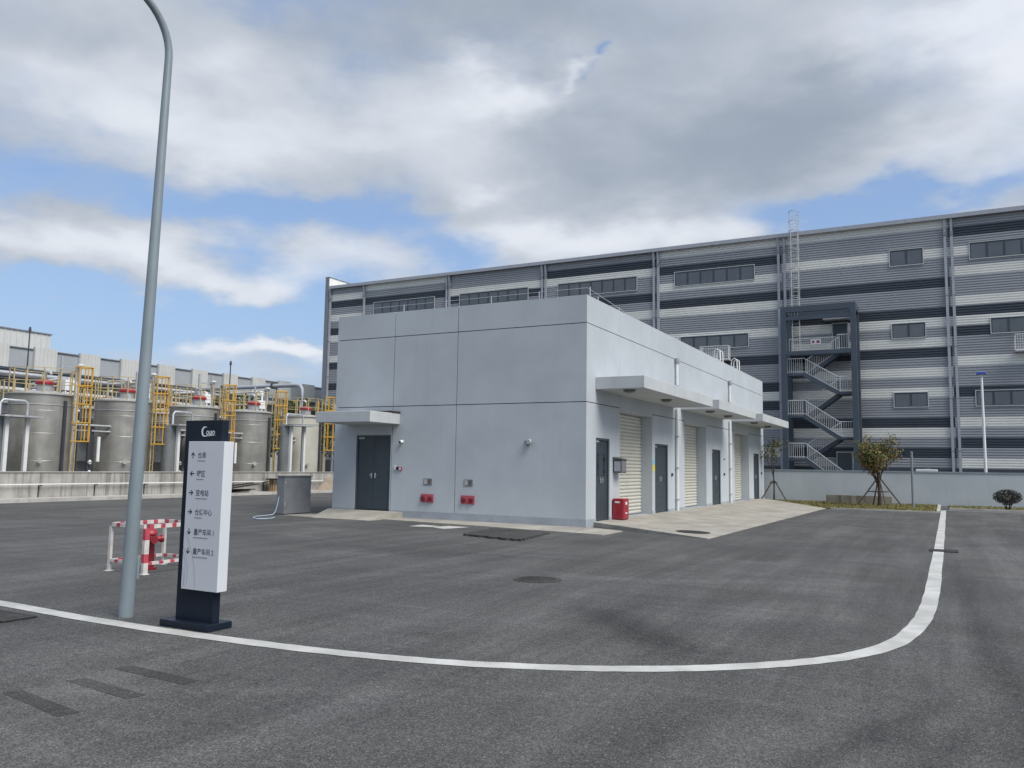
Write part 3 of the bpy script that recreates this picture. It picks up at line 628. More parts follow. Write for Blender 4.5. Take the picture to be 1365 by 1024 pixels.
# hydrant
hx, hy = -10.40, 8.20
r_ = root('fire_hydrant', (hx, hy, 0), 'red fire hydrant standing inside the striped guard frame', 'fire hydrant')
MB().lathe((hx, hy, 0), [(.11, 0), (.11, .03), (.07, .04), (.066, .40), (.085, .42), (.085, .47), (.07, .50)], 20).build('body', M['red_dark'], r_, 35)
MB().lathe((hx, hy, 0), [(.095, .5005), (.10, .53), (.085, .56), (.045, .60), (.03, .605), (.03, .63)], 20).build('cap', M['red'], r_, 35)
for d in ((1, -.35, 0), (.35, 1, 0)):
    d = Vector(d).normalized(); p0 = Vector((hx, hy, .44)); MB().cyl(p0 + d * .06, p0 + d * .15, .042, 14).cyl(p0 + d * .15, p0 + d * .185, .056, 14).build('nozzle', M['red'], r_, 35)
r_ = root('guard_frame', (-10.38, 8.26, 0), 'red and white striped steel guard frame around the hydrant', 'guard frame')
CXA, CXB, CYA, CYB, CT = -10.74, -9.98, 7.80, 8.72, .70
def striped(p0, p1, w, h, n, name, ph=0):
    b = MB(); p0, p1 = Vector(p0), Vector(p1)
    for i in range(n):
        lo, hi = (i - (.22 if (i + ph) % 2 == 0 and i else 0)) / n, (i + 1 - (-.0 if (i + ph) % 2 == 0 or i == n - 1 else .22)) / n
        b.bar(p0.lerp(p1, lo), p0.lerp(p1, hi), w, h, (i + ph) % 2)
    return b.build(name, [M['cage_white'], M['cage_red']], r_)
for k, (x, y) in enumerate(((CXA, CYA), (CXB, CYA), (CXB, CYB), (CXA, CYB))):
    striped((x, y, .0), (x, y, CT - .066), .075 if k == 1 else .04, .05, 4 if k == 1 else 1, 'post', 0); MB().box(x - .05, x + .05, y - .05, y + .05, .0, .008).build('foot', M['white_metal'], r_)
for z, h in ((CT, .055), (.185, .042)):
    z0 = z - .002
    striped((CXA + .031, CYA, z0 - .035), (CXB - .031, CYA, z0 - .035), .04, h, 7, 'rail'); striped((CXB, CYA + .031, z0 - .035), (CXB, CYB - .031, z0 - .035), .04, h, 9, 'rail', 1)
    striped((CXA + .031, CYB, z0 - .035), (CXB - .031, CYB, z0 - .035), .04, h, 7, 'rail', 1); striped((CXA, CYA + .031, z0 - .035), (CXA, CYB - .031, z0 - .035), .04, h, 9, 'rail')
# zinc cabinet and hose by the left side of the service building
r_ = root('zinc_cabinet', (-18.0, 19.1, 0), 'plain dull zinc sheet cabinet beside the concrete entrance ramp', 'cabinet')
bevel(MB().box(-17.96, -17.66, 18.55, 19.72, .045, 1.17).build('case', M['cab'], r_), .01); MB().box(-17.99, -17.63, 18.52, 19.75, 1.1701, 1.195).build('lid', M['cab'], r_); MB().box(-17.94, -17.68, 18.6, 19.68, .02, .0449).build('plinth', M['iron'], r_)
for z in (.3, .95): MB().box(-17.659, -17.65, 18.57, 18.60, z, z + .09).build('hinge', M['galv'], r_)
hp_ = catmull([(-17.85, 18.53, .55), (-17.85, 18.47, .3), (-17.86, 18.36, .06), (-17.9, 18.1, .017), (-17.78, 17.6, .017), (-17.5, 17.2, .017), (-17.25, 16.95, .017), (-17.0, 16.85, .017), (-16.85, 17.05, .017), (-16.95, 17.4, .017), (-17.2, 17.7, .017)], 8)
fixture('hose', MB().tube(hp_, .016, 8), M['hose'], 'pale blue hose curling from the zinc cabinet over the asphalt', 'hose', None, 60)
# ------------------------------------------------------------------ tank farm
structure(MB().box(-30.99, -29.6, -10, 60, -.02, .10).build('walkway', M['kerb'])); structure(MB().box(-29.59, -29.42, -10, 60, -.02, .13).build('kerb', M['kerb']))
bw = root('bund_wall', (-31.1, 20, 0), 'long stained concrete bund wall in front of the tanks', 'wall')
for i in range(-2, 9):
    MB().box(-31.25, -31.0, i * 5.2 + 2.0 + .01, i * 5.2 + 7.2 - .01, 0, 1.06).build('wall_section', M['bund'], bw)
MB().box(-31.245, -31.02, -8.4, 48.8, .0, 1.055).build('joint_filler', M['joint'], bw)
MB().box(-31.27, -30.96, -8.4, 48.8, 1.0605, 1.095).build('coping', M['kerb'], bw)
wpz = root('wall_pipe', (-30.9, 20, .5), 'thin pale pipe on brackets along the bund wall', 'pipe')
MB().cyl((-30.86, -8, .60), (-30.86, 48, .60), .028, 8).build('pipe', M['white_metal'], wpz, 40)
for i in range(16):
    y = 12.2 + i * 2.35
    MB().box(-30.999, -30.80, y - .022, y + .022, .535, .57).bar((-30.98, y, .12), (-30.98, y, .535), .04, .03).build('bracket', M['pipe_dark'], wpz)
TR, TH = 1.22, 4.30
def cage_ladder(b, x, y, z0, z1, zc, w=.42, out=(1, 0), mi=0, sx=1):
    ox, oy = out; tx, ty = -oy, ox
    for s in (-1, 1): b.bar((x + tx * s * w / 2, y + ty * s * w / 2, z0), (x + tx * s * w / 2, y + ty * s * w / 2, z1), .035, .06, mi)
    n = int((z1 - z0) / .3)
    for i in range(n + 1): b.cyl((x - tx * w / 2, y - ty * w / 2, z0 + .1 + i * .3), (x + tx * w / 2, y + ty * w / 2, z0 + .1 + i * .3), .014, 6, None, mi)
def cage(b, x, y, zc, z1, w=.7, out=(1, 0), mi=0):
    ox, oy = out; tx, ty = -oy, ox
    def q(a, z): return (x + tx * w / 2 * math.cos(a) + ox * w * .95 * math.sin(a), y + ty * w / 2 * math.cos(a) + oy * w * .95 * math.sin(a), z)
    n = max(2, int(round((z1 - zc) / .75)))
    for i in range(n + 1): b.tube([q(math.pi * k / 10, zc + (z1 - zc) * i / n) for k in range(11)], .026, 5, mi)
    for k in (1, 3, 5, 7, 9): b.bar(q(math.pi * k / 10, zc), q(math.pi * k / 10, z1), .045, .012, mi)
def tank(x, y, label, m='tank', h=TH, r=TR, ladder=True, yel='yellow', group='stainless tanks in the bund'):
    t = root('storage_tank', (x, y, 0), label, 'tank', group)
    prof = [(r * .98, .05)]
    for z in (.35, 1.5, 2.65, 3.6):
        if z < h - .1: prof += [(r, z - .012), (r * 1.006, z), (r, z + .012)]
    prof += [(r, h - .02)]
    MB().lathe((x, y, 0), prof, 48).build('shell', M[m], t, 30)
    MB().lathe((x, y, 0), [(r + .005, h - .0195), (r + .07, h - .015), (r + .07, h + .05), (r * .9, h + .09), (.3, h + .22)], 48).build('top', M['tank_rim'], t, 25)
    MB().lathe((x, y, 0), [(r * 1.02, 0), (r * 1.02, .05)], 40).build('plinth', M['kerb'], t)
    b = MB(); n = 12; rr_ = r + .02
    ring = [(x + rr_ * math.cos(2 * math.pi * i / n), y + rr_ * math.sin(2 * math.pi * i / n)) for i in range(n)]
    for (px_, py_) in ring: b.bar((px_, py_, h + .05), (px_, py_, h + 1.1), .04, .04)
    for z in (h + .55, h + 1.1):
        for i in range(n): b.bar((*ring[i], z), (*ring[(i + 1) % n], z), .026, .026)
    b.build('guard_rail', M['yellow_pale'], t)
    mx, my = x + .55, y - .25
    MB().lathe((mx, my, h), [(.30, .12), (.30, .42)], 20).build('manway', M['galv'], t, 35); MB().lathe((mx, my, h), [(.36, .4205), (.37, .50), (.30, .60), (.12, .66)], 20).build('manway_cover', M['red'], t, 35)
    vx, vy = x - .5, y + .4
    MB().tube([(vx, vy, h + .14), (vx, vy, h + .95), (vx + .08, vy, h + 1.05), (vx + .35, vy, h + 1.05), (vx + .42, vy, h + .95)], .06, 10).build('vent_pipe', M['insul'], t, 40)
    if ladder:
        lx, ly = x + r * .86, y + r * .62; b = MB(); cage_ladder(b, lx + .08, ly + .06, .1, h + 1.2, 0, .42, (.81, .58)); b.build('ladder', M['yellow_pale'], t)
        b = MB(); cage(b, lx + .08, ly + .06, 2.35, h + 1.25, .66, (.81, .58)); b.build('ladder_cage', M[yel], t)
    a = R(12); MB().bar((x + (r + .07) * math.cos(a), y + (r + .07) * math.sin(a), .06), (x + (r + .07) * math.cos(a), y + (r + .07) * math.sin(a), h - .25), .11, .09).build('cable_duct', M['pipe_dark'], t)
    a = R(-28); MB().cyl((x + (r - .02) * math.cos(a), y + (r - .02) * math.sin(a), 1.5), (x + (r + .16) * math.cos(a), y + (r + .16) * math.sin(a), 1.5), .06, 10).cyl((x + (r + .16) * math.cos(a), y + (r + .16) * math.sin(a), 1.5), (x + (r + .19) * math.cos(a), y + (r + .19) * math.sin(a), 1.5), .10, 10).build('nozzle', M['insul'], t, 40)
    MB().torus((x, y, h - .45), r + .015, .014, 40, 5).build('hoop', M['galv'], t)
    return t
TX = -34.2
tank(TX, 16.9, 'stainless tank behind the first white pipe stand, before the tall pale roof block', group=None)
tank(TX, 21.1, 'stainless tank beside the first white pipe stand with yellow caged ladder', group=None)
tank(TX, 25.05, 'stainless tank behind the lamp post with red manway cover', group=None)
tank(TX, 29.2, 'stainless tank behind the navy top of the totem sign', group=None)
tank(TX, 32.95, 'stainless tank between the totem sign and the pale tank', group=None)
tank(TX, 37.1, 'pale stainless tank near the service building behind a white pipe stand', 'tank_pale', group=None)
for y, lb in ((19.0, 'dull rear-row tank behind the first white pipe stand'), (23.15, 'dull rear-row tank in the gap beside the tank behind the lamp post'), (27.2, 'dull rear-row tank between the lamp post and the totem sign'), (31.1, 'dull rear-row tank hidden mostly behind the totem sign'), (35.2, 'dull rear-row tank in the gap beside the pale tank')):
    tank(-38.6, y, lb, 'tank_dk', 4.15, 1.15, False, 'yellow_pale', 'rear row of dull tanks')
# white pipe stands before the front tanks
for (y0, y1, z1, lab) in ((18.55, 19.35, 3.2, 'white two-legged pipe stand nearest the road corner of the bund'), (26.6, 27.45, 3.25, 'white two-legged pipe stand between the lamp post and the totem sign'), (34.15, 35.2, 3.62, 'white two-legged pipe stand before the pale tank')):
    r_ = root('pipe_stand', (-32.2, (y0 + y1) / 2, 0), lab, 'pipe stand', 'white pipe stands')
    for y in (y0, y1): MB().box(-32.27, -32.13, y - .07, y + .07, 0, z1).build('leg', M['white_metal'], r_)
    MB().box(-32.75, -31.75, y0 - .35, y1 + .35, z1 + .0005, z1 + .07).build('top_plate', M['galv'], r_)
    MB().tube([(-32.45, y0 - .15, .0), (-32.45, y0 - .15, z1 + .55), (-32.45, y0 - .05, z1 + .68), (-32.45, y1, z1 + .68), (-32.45, y1 + .12, z1 + .58), (-32.45, y1 + .12, .0)], .05, 10).build('pipe', M['galv'], r_, 40)
    MB().cyl((-32.6, (y0 + y1) / 2 - .6, 0), (-32.6, (y0 + y1) / 2 - .6, z1 - .02), .33, 20).build('vessel', M['tank_dk'], r_, 40)
# pump skids between the front tanks
for i, (y, lb) in enumerate(((23.1, 'black and white piping skid beside the tank behind the lamp post'), (27.9, 'black and white piping skid between the lamp post and the totem sign'), (31.05, 'piping skid mostly hidden behind the totem sign'), (35.0, 'black and white piping skid beside the pale tank'))):
    r_ = root('pump_skid', (-33.4, y, 0), lb, 'pump skid', 'piping skids between the tanks')
    MB().box(-33.9, -33.2, y - .3, y + .3, 0, .12).build('base', M['kerb'], r_)
    MB().cyl((-33.5, y - .16, .12), (-33.5, y - .16, 3.0), .085, 10).cyl((-33.7, y + .1, .12), (-33.7, y + .1, 3.1), .085, 10).build('riser', M['pipe_dark'], r_, 40)
    for z in (.5, 1.0, 1.45): MB().cyl((-33.42, y - .16, z), (-33.32, y - .16, z), .07, 10).lathe((-33.35, y - .16, z), [(.04, .0), (.08, .04), (.03, .12)], 10).build('valve', M['white_metal'], r_, 40)
    MB().cyl((-33.35, y + .2, 1.5), (-33.35, y + .2, 2.6), .075, 12).build('filter', M['white'], r_, 40)
    MB().cyl((-33.6, y - 1.0, 3.1), (-33.6, y + 1.0, 3.1), .05, 10).cyl((-33.6, y - 1.0, 2.85), (-33.6, y + 1.0, 2.85), .04, 10).build('header', M['galv'], r_, 40)
# grey and white service piping rising in the gaps of the front row
rp = random.Random(12)
for k, (y, lb) in enumerate(((19.05, 'grey service piping frame behind the first white pipe stand'), (23.2, 'grey service piping frame beside the tank behind the lamp post'), (27.15, 'grey service piping frame between the lamp post and the totem sign'), (31.0, 'grey service piping frame just behind the totem sign'), (35.05, 'grey service piping frame beside the pale tank'))):
    r_ = root('piping_frame', (-35.6, y, 0), lb, 'piping', 'service piping frames')
    for dy in (-.42, .42): MB().box(-35.65, -35.57, y + dy - .04, y + dy + .04, 0, 6.0 + .3 * (k % 2)).build('post', M['galv'], r_)
    for z in (3.3, 4.4, 5.3, 5.8): MB().box(-35.64, -35.58, y - .38, y + .38, z, z + .06).build('rail', M['galv'], r_)
    for q in range(3):
        yy = y - .28 + q * .26; z1 = rp.uniform(4.9, 5.9); m = ('insul', 'white_metal', 'pipe_grey')[q]
        MB().tube([(-35.42, yy, 1.0), (-35.42, yy, z1 - .12), (-35.46, yy, z1 - .03), (-35.55, yy, z1), (-38.0, yy, z1)], .055, 10).build('pipe', M[m], r_, 40)
        MB().cyl((-35.42, yy, 2.2 + .5 * q), (-35.42, yy, 2.34 + .5 * q), .10, 12).build('flange', M['galv'], r_, 40)
    z = rp.uniform(4.55, 4.75); bevel(MB().box(-35.78, -35.35, y - .34, y + .2, z, z + .5).build('instrument_box', M['white'], r_), .02)
    MB().lathe((-35.35, y + .35, 5.86), [(.05, 0), (.16, .05), (.16, .1), (.05, .14)], 14).build('vent_cap', M['white_metal'], r_, 40); MB().cyl((-35.35, y + .35, 5.0), (-35.35, y + .35, 5.86), .045, 10).build('vent_stack', M['insul'], r_, 40)
# pipe rack behind the tanks
r_ = root('pipe_rack', (-42.5, 28, 0), 'long steel pipe rack with many pipes behind the tanks', 'pipe rack')
for i in range(10):
    y = 6 + i * 3.4
    MB().box(-41.4, -41.2, y - .1, y + .1, 0, 5.6).build('post', M['steel_dark'], r_); MB().box(-44.6, -44.4, y - .1, y + .1, 0, 6.2).build('post', M['steel_dark'], r_)
    MB().box(-44.6, -41.2, y - .09, y + .09, 4.75, 4.95).box(-44.6, -41.2, y - .09, y + .09, 5.60, 5.78).build('cross_beam', M['steel_dark'], r_)
for k, (x, z, rad, m) in enumerate(((-41.6, 5.05, .10, 'insul'), (-42.0, 5.08, .13, 'white'), (-42.5, 5.05, .1, 'galv'), (-43.0, 5.1, .15, 'white'), (-43.6, 5.08, .12, 'insul'), (-41.7, 5.88, .10, 'galv'), (-42.3, 5.92, .14, 'pipe_grey'), (-43.1, 5.88, .1, 'pipe_dark'), (-41.35, 4.2, .09, 'white'), (-41.35, 3.6, .08, 'galv'))):
    MB().cyl((x, 0, z), (x, 37.6, z), rad, 12).build('pipe', M[m], r_, 40)
MB().box(-45.2, -45.0, 0, 38.4, 6.1, 6.42).build('roof_beam', M['steel_dark'], r_); MB().box(-50, -45.25, 0, 38.4, 6.44, 6.52).build('rack_roof', M['steel_dark'], r_); MB().box(-45.24, -44.95, 0, 38.4, 6.43, 6.56).build('gutter', M['steel_dark'], r_)
# overhead pipe running to the big warehouse
r_ = root('overhead_pipe', (-40, 38.5, 0), 'large grey overhead pipe crossing above the rear tanks', 'pipe')
MB().tube([(-44.9, 38.5, 6.46), (-36.0, 38.5, 6.46), (-35.7, 38.5, 6.40), (-35.55, 38.5, 6.2), (-35.5, 38.5, 5.6), (-35.5, 38.5, 0)], [.13] * 3 + [.12, .055, .055], 14).build('pipe', M['pipe_grey'], r_, 40)
for x in (-38.4, -37.7): MB().cyl((x, 38.5, 0), (x, 38.5, 6.33), .04, 8).build('support', M['pipe_dark'], r_)
for x in (-42.5, -38.0): MB().box(x - .04, x + .04, 38.3, 38.7, 6.29, 6.63).build('clamp', M['pipe_dark'], r_)
for (x, y, z1, lab) in ((-47, 28.0, 9.0, 'tall thin dark lightning mast behind the first tanks'), (-40.5, 37.2, 7.8, 'thin dark lightning mast before the white shed panels')):
    r_ = root('lightning_mast', (x, y, 0), lab, 'mast'); MB().cyl((x, y, 0), (x, y, z1), .06, 8, .035).build('mast', M['pipe_dark'], r_); MB().cyl((x, y, z1), (x, y, z1 + .25), .09, 10, .05).build('tip', M['pipe_dark'], r_)
r_ = root('yellow_platform', (-33.2, 39.4, 0), 'yellow railed access platform beside the pale tank', 'platform')
b = MB(); cage_ladder(b, -32.6, 39.2, .1, 5.3, 0, .45, (1, 0)); b.build('ladder', M['yellow_pale'], r_); b = MB(); cage(b, -32.6, 39.2, 2.2, 5.4, .7, (1, 0)); b.build('ladder_cage', M['yellow'], r_)
MB().box(-34.4, -32.6, 38.8, 40.2, 4.3, 4.36).build('deck', M['galv'], r_)
b = MB()
for x, y in ((-34.4, 40.2), (-33.5, 40.2), (-32.6, 40.2), (-32.6, 39.6), (-34.4, 38.8)): b.bar((x, y, 4.36), (x, y, 5.4), .05, .05)
for z in (4.85, 5.4): b.bar((-34.4, 40.2, z), (-32.6, 40.2, z), .04, .04).bar((-32.6, 40.2, z), (-32.6, 39.6, z), .04, .04)
b.build('guard_rail', M['yellow'], r_)
for x, y in ((-34.3, 40.1), (-32.7, 40.1), (-34.3, 38.9)): MB().bar((x, y, 0), (x, y, 4.3), .1, .1).build('post', M['pipe_grey'], r_)
# junk along the bund wall
r_ = root('cable_reel', (-30.3, 31.2, .1), 'wooden cable reel lying beside the bund wall', 'cable reel')
MB().lathe((-30.3, 31.2, .1), [(.42, 0), (.42, .05)], 24).build('flange', M['wood'], r_)
for i in range(16):
    a = 2 * math.pi * i / 16; MB().bar((-30.3 + .3 * math.cos(a), 31.2 + .3 * math.sin(a), .15), (-30.3 + .3 * math.cos(a), 31.2 + .3 * math.sin(a), .70), .10, .035).build('stave', M['wood'], r_)
MB().lathe((-30.3, 31.2, .1), [(.52, .601), (.52, .66)], 24).build('flange', M['scrap'], r_)
rs_ = random.Random(3)
for i in range(6):
    y = 28.4 + rs_.uniform(-.3, .5); x = -30.2 + rs_.uniform(-.25, .3); z = .12 + i * .045; a = rs_.uniform(-.3, .3); L = rs_.uniform(.7, 1.1)
    tag(MB().bar((x - a * L, y - L, z), (x + a * L, y + L, z + (.22 if i > 3 else 0)), .24, .04).build('scrap_plank', M['scrap']), 'dark scrap plank in the pile by the bund wall', 'plank', 'scrap planks by the bund wall')
b = MB(); n = 20; rg = []; vs = [(-30.45, 35.4, .85)]
for k, (rad, h) in enumerate(((.25, .72), (.55, .45), (.9, .2), (1.15, .1))):
    for i in range(n):
        a = 2 * math.pi * i / n; q = rad * (1 + rs_.uniform(-.08, .08)); vs.append((-30.45 + q * math.cos(a) * .42, 35.4 + q * math.sin(a), h + rs_.uniform(-.03, .03) if k < 3 else .1))
fs = [(0, 1 + i, 1 + (i + 1) % n) for i in range(n)]
for k in range(3):
    for i in range(n): a, c = 1 + k * n + i, 1 + k * n + (i + 1) % n; fs.append((a, a + n, c + n, c))
b.add(vs, fs); tag(b.build('sand_pile', M['sand'], None, 60), 'reddish sand heap against the bund wall behind the zinc cabinet', 'sand pile')
# long shed behind the tank farm
r_ = root('long_shed', (-62, 45, 0), 'long shed with alternating white and grey upper panels behind the tanks', 'building')
MB().box(-80, -60.3, 10, 92, 0, 8.05).build('lower_wall', M['shed_w'], r_); MB().box(-80, -60.25, 10, 92, 8.0501, 9.72).build('upper_wall', M['shed_g'], r_); MB().box(-80.2, -60.15, 9.8, 92.2, 9.7201, 9.80).build('roof', M['trim'], r_)
for i in range(-6, 14):
    y = 47.9 + 3.62 * (i - 4) + .05; MB().box(-60.249, -59.95, y - .86, y + .86, 8.1, 9.92).build('white_panel', M['shed_w'], r_)
    b = MB()
    for k in range(6): b.box(-59.9495, -59.92, y - .8 + k * .3, y - .74 + k * .3, 8.1, 9.9)
    b.build('panel_rib', M['shed_w'], r_)
    f = MB().box(-60.299, -60.22, y + .4, y + 3.0, 5.6, 7.4).build('window', M['frame_dark'], r_); 
    for k in range(3): MB().box(-60.2195, -60.20, y + .5 + k * .84, y + 1.24 + k * .84, 5.7, 7.3).build('pane', M['glass'], f)
MB().box(-59.9, -59.4, 10, 92, 7.75, 8.0).build('eave_gutter', M['steel_dark'], r_)
r_ = root('roof_block', (-66, 34, 9.8), 'tall pale ribbed roof block on the long shed', 'roof block')
MB().box(-72, -62, 32.0, 38.6, 9.801, 11.3).build('wall', M['shed_w'], r_); MB().box(-72.1, -61.9, 31.9, 38.7, 11.301, 11.38).build('roof', M['trim'], r_)
for k in range(14): MB().box(-61.999, -61.96, 32.2 + k * .47, 32.27 + k * .47, 9.81, 11.3).build('rib', M['shed_w'], r_)
# ------------------------------------------------------------------ big striped warehouse
FY = 61.5; ZT = 18.92; MOD = .682
wh = root('warehouse', (-20, FY, 0), 'huge warehouse clad in ivory, grey and slate horizontal stripes', 'building')
bays = [(-53.6, -49.19, 'GWDGWGDWGGWDGGDGGWGGDGWGG'), (-49.19, -39.55, 'WGDGGWGDWGGWGGDWGDGGWGDWG'), (-39.55, -29.85, 'GGWDGGWGDWGGDGWGGDWGGWDGG'), (-29.85, -19.88, 'GDWGGDGWGGDWGWDGGWGDGGWGD'), (-19.88, -10.24, 'WGDGWGDWGGWGGDGGDWDGWGGWG'), (-10.24, .70, 'WGGWGGDGGDWGWDGWGWGGDWGDG'), (.70, 10.6, 'GDGWGWGGWDWDGGWGGDGGWGDGW'), (10.6, 20.4, 'WGGDGGWGDWGGWDGWGGDGWGDGG')]
CM = {'W': 'cl_w', 'G': 'cl_g', 'D': 'cl_d'}
def corrugated(x0, x1, z0, z1, m):
    n = max(1, round((z1 - z0) / .1705)); p = (z1 - z0) / n; prof = []
    for i in range(n): zb = z0 + i * p; prof += [(0, zb), (0, zb + p * .30), (-.065, zb + p * .42), (-.065, zb + p * .93)]
    prof.append((0, z1)); k = len(prof)
    vs = [(x, FY + d, z) for x in (x0, x1) for d, z in prof]
    return MB().add(vs, [(i + k, i, i + 1, i + 1 + k)[::-1] for i in range(k - 1)]).build('cladding_strip', M[m], wh)
for (x0, x1, s) in bays:
    z = ZT; i = 0
    while i < len(s):
        j = i
        while j < len(s) and s[j] == s[i]: j += 1
        z0 = ZT - MOD * j; corrugated(x0 + .004, x1 - .004, z0, ZT - MOD * i, CM[s[i]]); i = j
MB().box(-53.6, 20.4, FY + .002, FY + 45, 0, ZT - .05).build('inner_wall', M['cl_g'], wh); MB().box(-53.6, 20.4, FY - .08, FY - .001, 0, ZT - 25 * MOD - .002).build('base_course', M['frame_dark'], wh)
MB().box(-53.4, 20.4, FY - .30, FY + 45, ZT + .001, ZT + .06).build('roof', M['trim'], wh); MB().box(-53.4, 20.4, FY - .42, FY - .302, ZT - .12, ZT + .16).build('gutter', M['pipe_grey'], wh)
MB().box(-54.05, -53.62, FY - .15, FY + 45, 0, ZT + 1.1).build('gable_wall', M['cl_w'], wh)
for k in range(20): MB().box(-53.619, -53.57, FY + .2 + k * .9, FY + .3 + k * .9, ZT + .07, ZT + 1.05).build('gable_rib', M['cl_w'], wh)
MB().box(-54.06, -53.61, FY - .22, FY - .1505, 0, ZT + 1.1).build('gable_edge', M['trim'], wh)
MB().box(-54.10, -53.56, FY - .23, FY + 45, ZT + 1.101, ZT + 1.16).build('gable_cap', M['trim'], wh)
for xs in ((-53.42,), (-49.19,), (-39.7, -39.41), (-30.0, -29.67), (-20.06, -19.71), (-10.45, -10.02), (.50, .90), (10.4, 10.8)):
    for x in xs:
        p = MB().box(x - .085, x + .085, FY - .22, FY - .05, .3, ZT - 1.0).build('downpipe', M['pipe_grey'], wh)
        MB().prism([(x - .10, FY - .26), (x + .10, FY - .26), (x + .10, FY - .05), (x - .10, FY - .05)], ZT - 1.25, ZT - .998).build('hopper', M['trim'], p)
        MB().bar((x, FY - .15, ZT - .997), (x, FY - .28, ZT - .13), .15, .15).build('elbow', M['pipe_grey'], p)
        for z in (3, 6.5, 10, 13.5): MB().box(x - .11, x + .11, FY - .228, FY - .0675, z, z + .06).build('bracket', M['trim'], p)
def window(x0, x1, z0, z1, n, pitch_frame=True):
    f = MB().box(x0 - .05, x1 + .05, FY - .13, FY - .0665, z1 + .0, z1 + .05).box(x0 - .05, x1 + .05, FY - .16, FY - .0665, z0 - .05, z0).box(x0 - .05, x0, FY - .13, FY - .0665, z0, z1).box(x1, x1 + .05, FY - .13, FY - .0665, z0, z1).build('window', M['frame_light'], wh)
    b = MB().box(x0 + .001, x1 - .001, FY - .080, FY - .0668, z0, z1)
    w = (x1 - x0) / n
    for i in range(n + 1):
        xc = x0 + i * w; a, c = max(x0 + .001, xc - .07), min(x1 - .001, xc + .07); b.box(a, c, FY - .10, FY - .0801, z0 + .001, z1 - .001)
    for i in range(n): b.box(x0 + i * w + .0701, x0 + (i + 1) * w - .0701, FY - .10, FY - .0801, z1 - .09, z1 - .001).box(x0 + i * w + .0701, x0 + (i + 1) * w - .0701, FY - .10, FY - .0801, z0 + .001, z0 + .06)
    b.build('frame', M['frame_dark'], f)
    for i in range(n): MB().box(x0 + i * w + .071, x0 + (i + 1) * w - .071, FY - .090, FY - .0802, z0 + .061, z1 - .091).build('pane', M['glass'], f)
ZW = ((15.9, 17.0), (10.8, 11.8), (6.02, 7.0))
for z0, z1 in ZW: window(-2.93, -.88, z0, z1, 2)
window(1.95, 8.9, *ZW[0], 7); window(3.0, 8.9, *ZW[1], 6); window(1.97, 8.9, *ZW[2], 7); window(12, 19, *ZW[0], 7)
window(-18.36, -12.24, *ZW[0], 6); window(-17.92, -12.75, *ZW[1], 5); window(-28.5, -21.53, *ZW[0], 7); window(-38.3, -31.4, *ZW[0], 7); window(-48.0, -41.08, *ZW[0], 7)
# small plant balconies on the facade
def balcony(x0, x1, z, lab):
    r_ = root('plant_balcony', ((x0 + x1) / 2, FY, z), lab, 'balcony', 'plant balconies on the warehouse')
    MB().box(x0, x1, FY - .95, FY - .0675, z - .10, z).build('deck', M['white_metal'], r_)
    b = MB(); n = int((x1 - x0) / .13)
    for i in range(n + 1): x = x0 + .02 + (x1 - x0 - .04) * i / n; b.box(x - .012, x + .012, FY - .94, FY - .91, z, z + .95)
    for y in [FY - .9 + .14 * k for k in range(6)]: b.box(x0 + .01, x0 + .035, y, y + .02, z, z + .95).box(x1 - .035, x1 - .01, y, y + .02, z, z + .95)
    b.box(x0, x1, FY - .95, FY - .90, z + .951, z + 1.0).box(x0, x0 + .05, FY - .899, FY - .0675, z + .951, z + 1.0).box(x1 - .05, x1, FY - .899, FY - .0675, z + .951, z + 1.0)
    b.build('railing', M['white_metal'], r_)
balcony(-16.2, -14.05, 9.86, 'white railed plant balcony below the five-pane window'); balcony(4.25, 6.4, 9.55, 'white railed plant balcony just below the six-pane window')
# roof ladder with cage up the facade
r_ = root('wall_ladder', (-9.24, FY - .3, 9.9), 'galvanised caged ladder rising above the warehouse eave', 'ladder')
b = MB(); cage_ladder(b, -9.24, FY - .46, 10.0, 20.4, 0, .5, (0, -1)); b.build('ladder', M['white_metal'], r_)
b = MB(); cage(b, -9.24, FY - .46, 12.6, 20.5, .74, (0, -1)); b.build('ladder_cage', M['galv'], r_)
b = MB()
for z in (11, 13, 15, 17): b.bar((-9.5, FY - .46, z), (-9.5, FY - .0675, z), .04, .04).bar((-8.98, FY - .46, z), (-8.98, FY - .0675, z), .04, .04)
b.build('wall_bracket', M['galv'], r_)
# ------------------------------------------------------------------ external stair tower
TY0, TY1, TXA, TXB, TZ = 58.6, 61.1, -9.92, -5.0, 13.05
tw = root('stair_tower', (-7.46, 59.8, 0), 'slate steel escape-stair tower with galvanised railings against the warehouse', 'stair tower')
for x in (TXA, TXB - .36):
    for y in (TY0, TY1 - .3): MB().box(x, x + .36, y, y + .3, 0, TZ - .42).build('column', M['steel_dark'], tw)
MB().box(TXA, TXB, TY0, TY0 + .3, TZ - .4195, TZ).build('top_beam', M['steel_dark'], tw); MB().box(TXA, TXB, TY1 - .3, TY1, TZ - .4195, TZ - .001).build('top_beam', M['steel_dark'], tw)
for x in (TXA, TXB - .36): MB().box(x, x + .36, TY0 + .3005, TY1 - .3005, TZ - .4195, TZ - .001).build('top_beam', M['steel_dark'], tw)
MB().box(TXA + .361, TXB - .361, TY0 + .02, TY0 + .2, TZ - .98, TZ - .72).build('tie_beam', M['steel_dark'], tw)
MB().box(TXA + .361, TXB - .361, TY0 + .01, TY0 + .22, 9.60, 9.86).build('platform_beam', M['steel_dark'], tw)
IX0, IX1 = TXA + .37, TXB - .37; LX0, LX1 = -8.45, -6.25        # landing edges
YF0, YM, YB1 = TY0 + .32, (TY0 + TY1) / 2, TY1 - .32
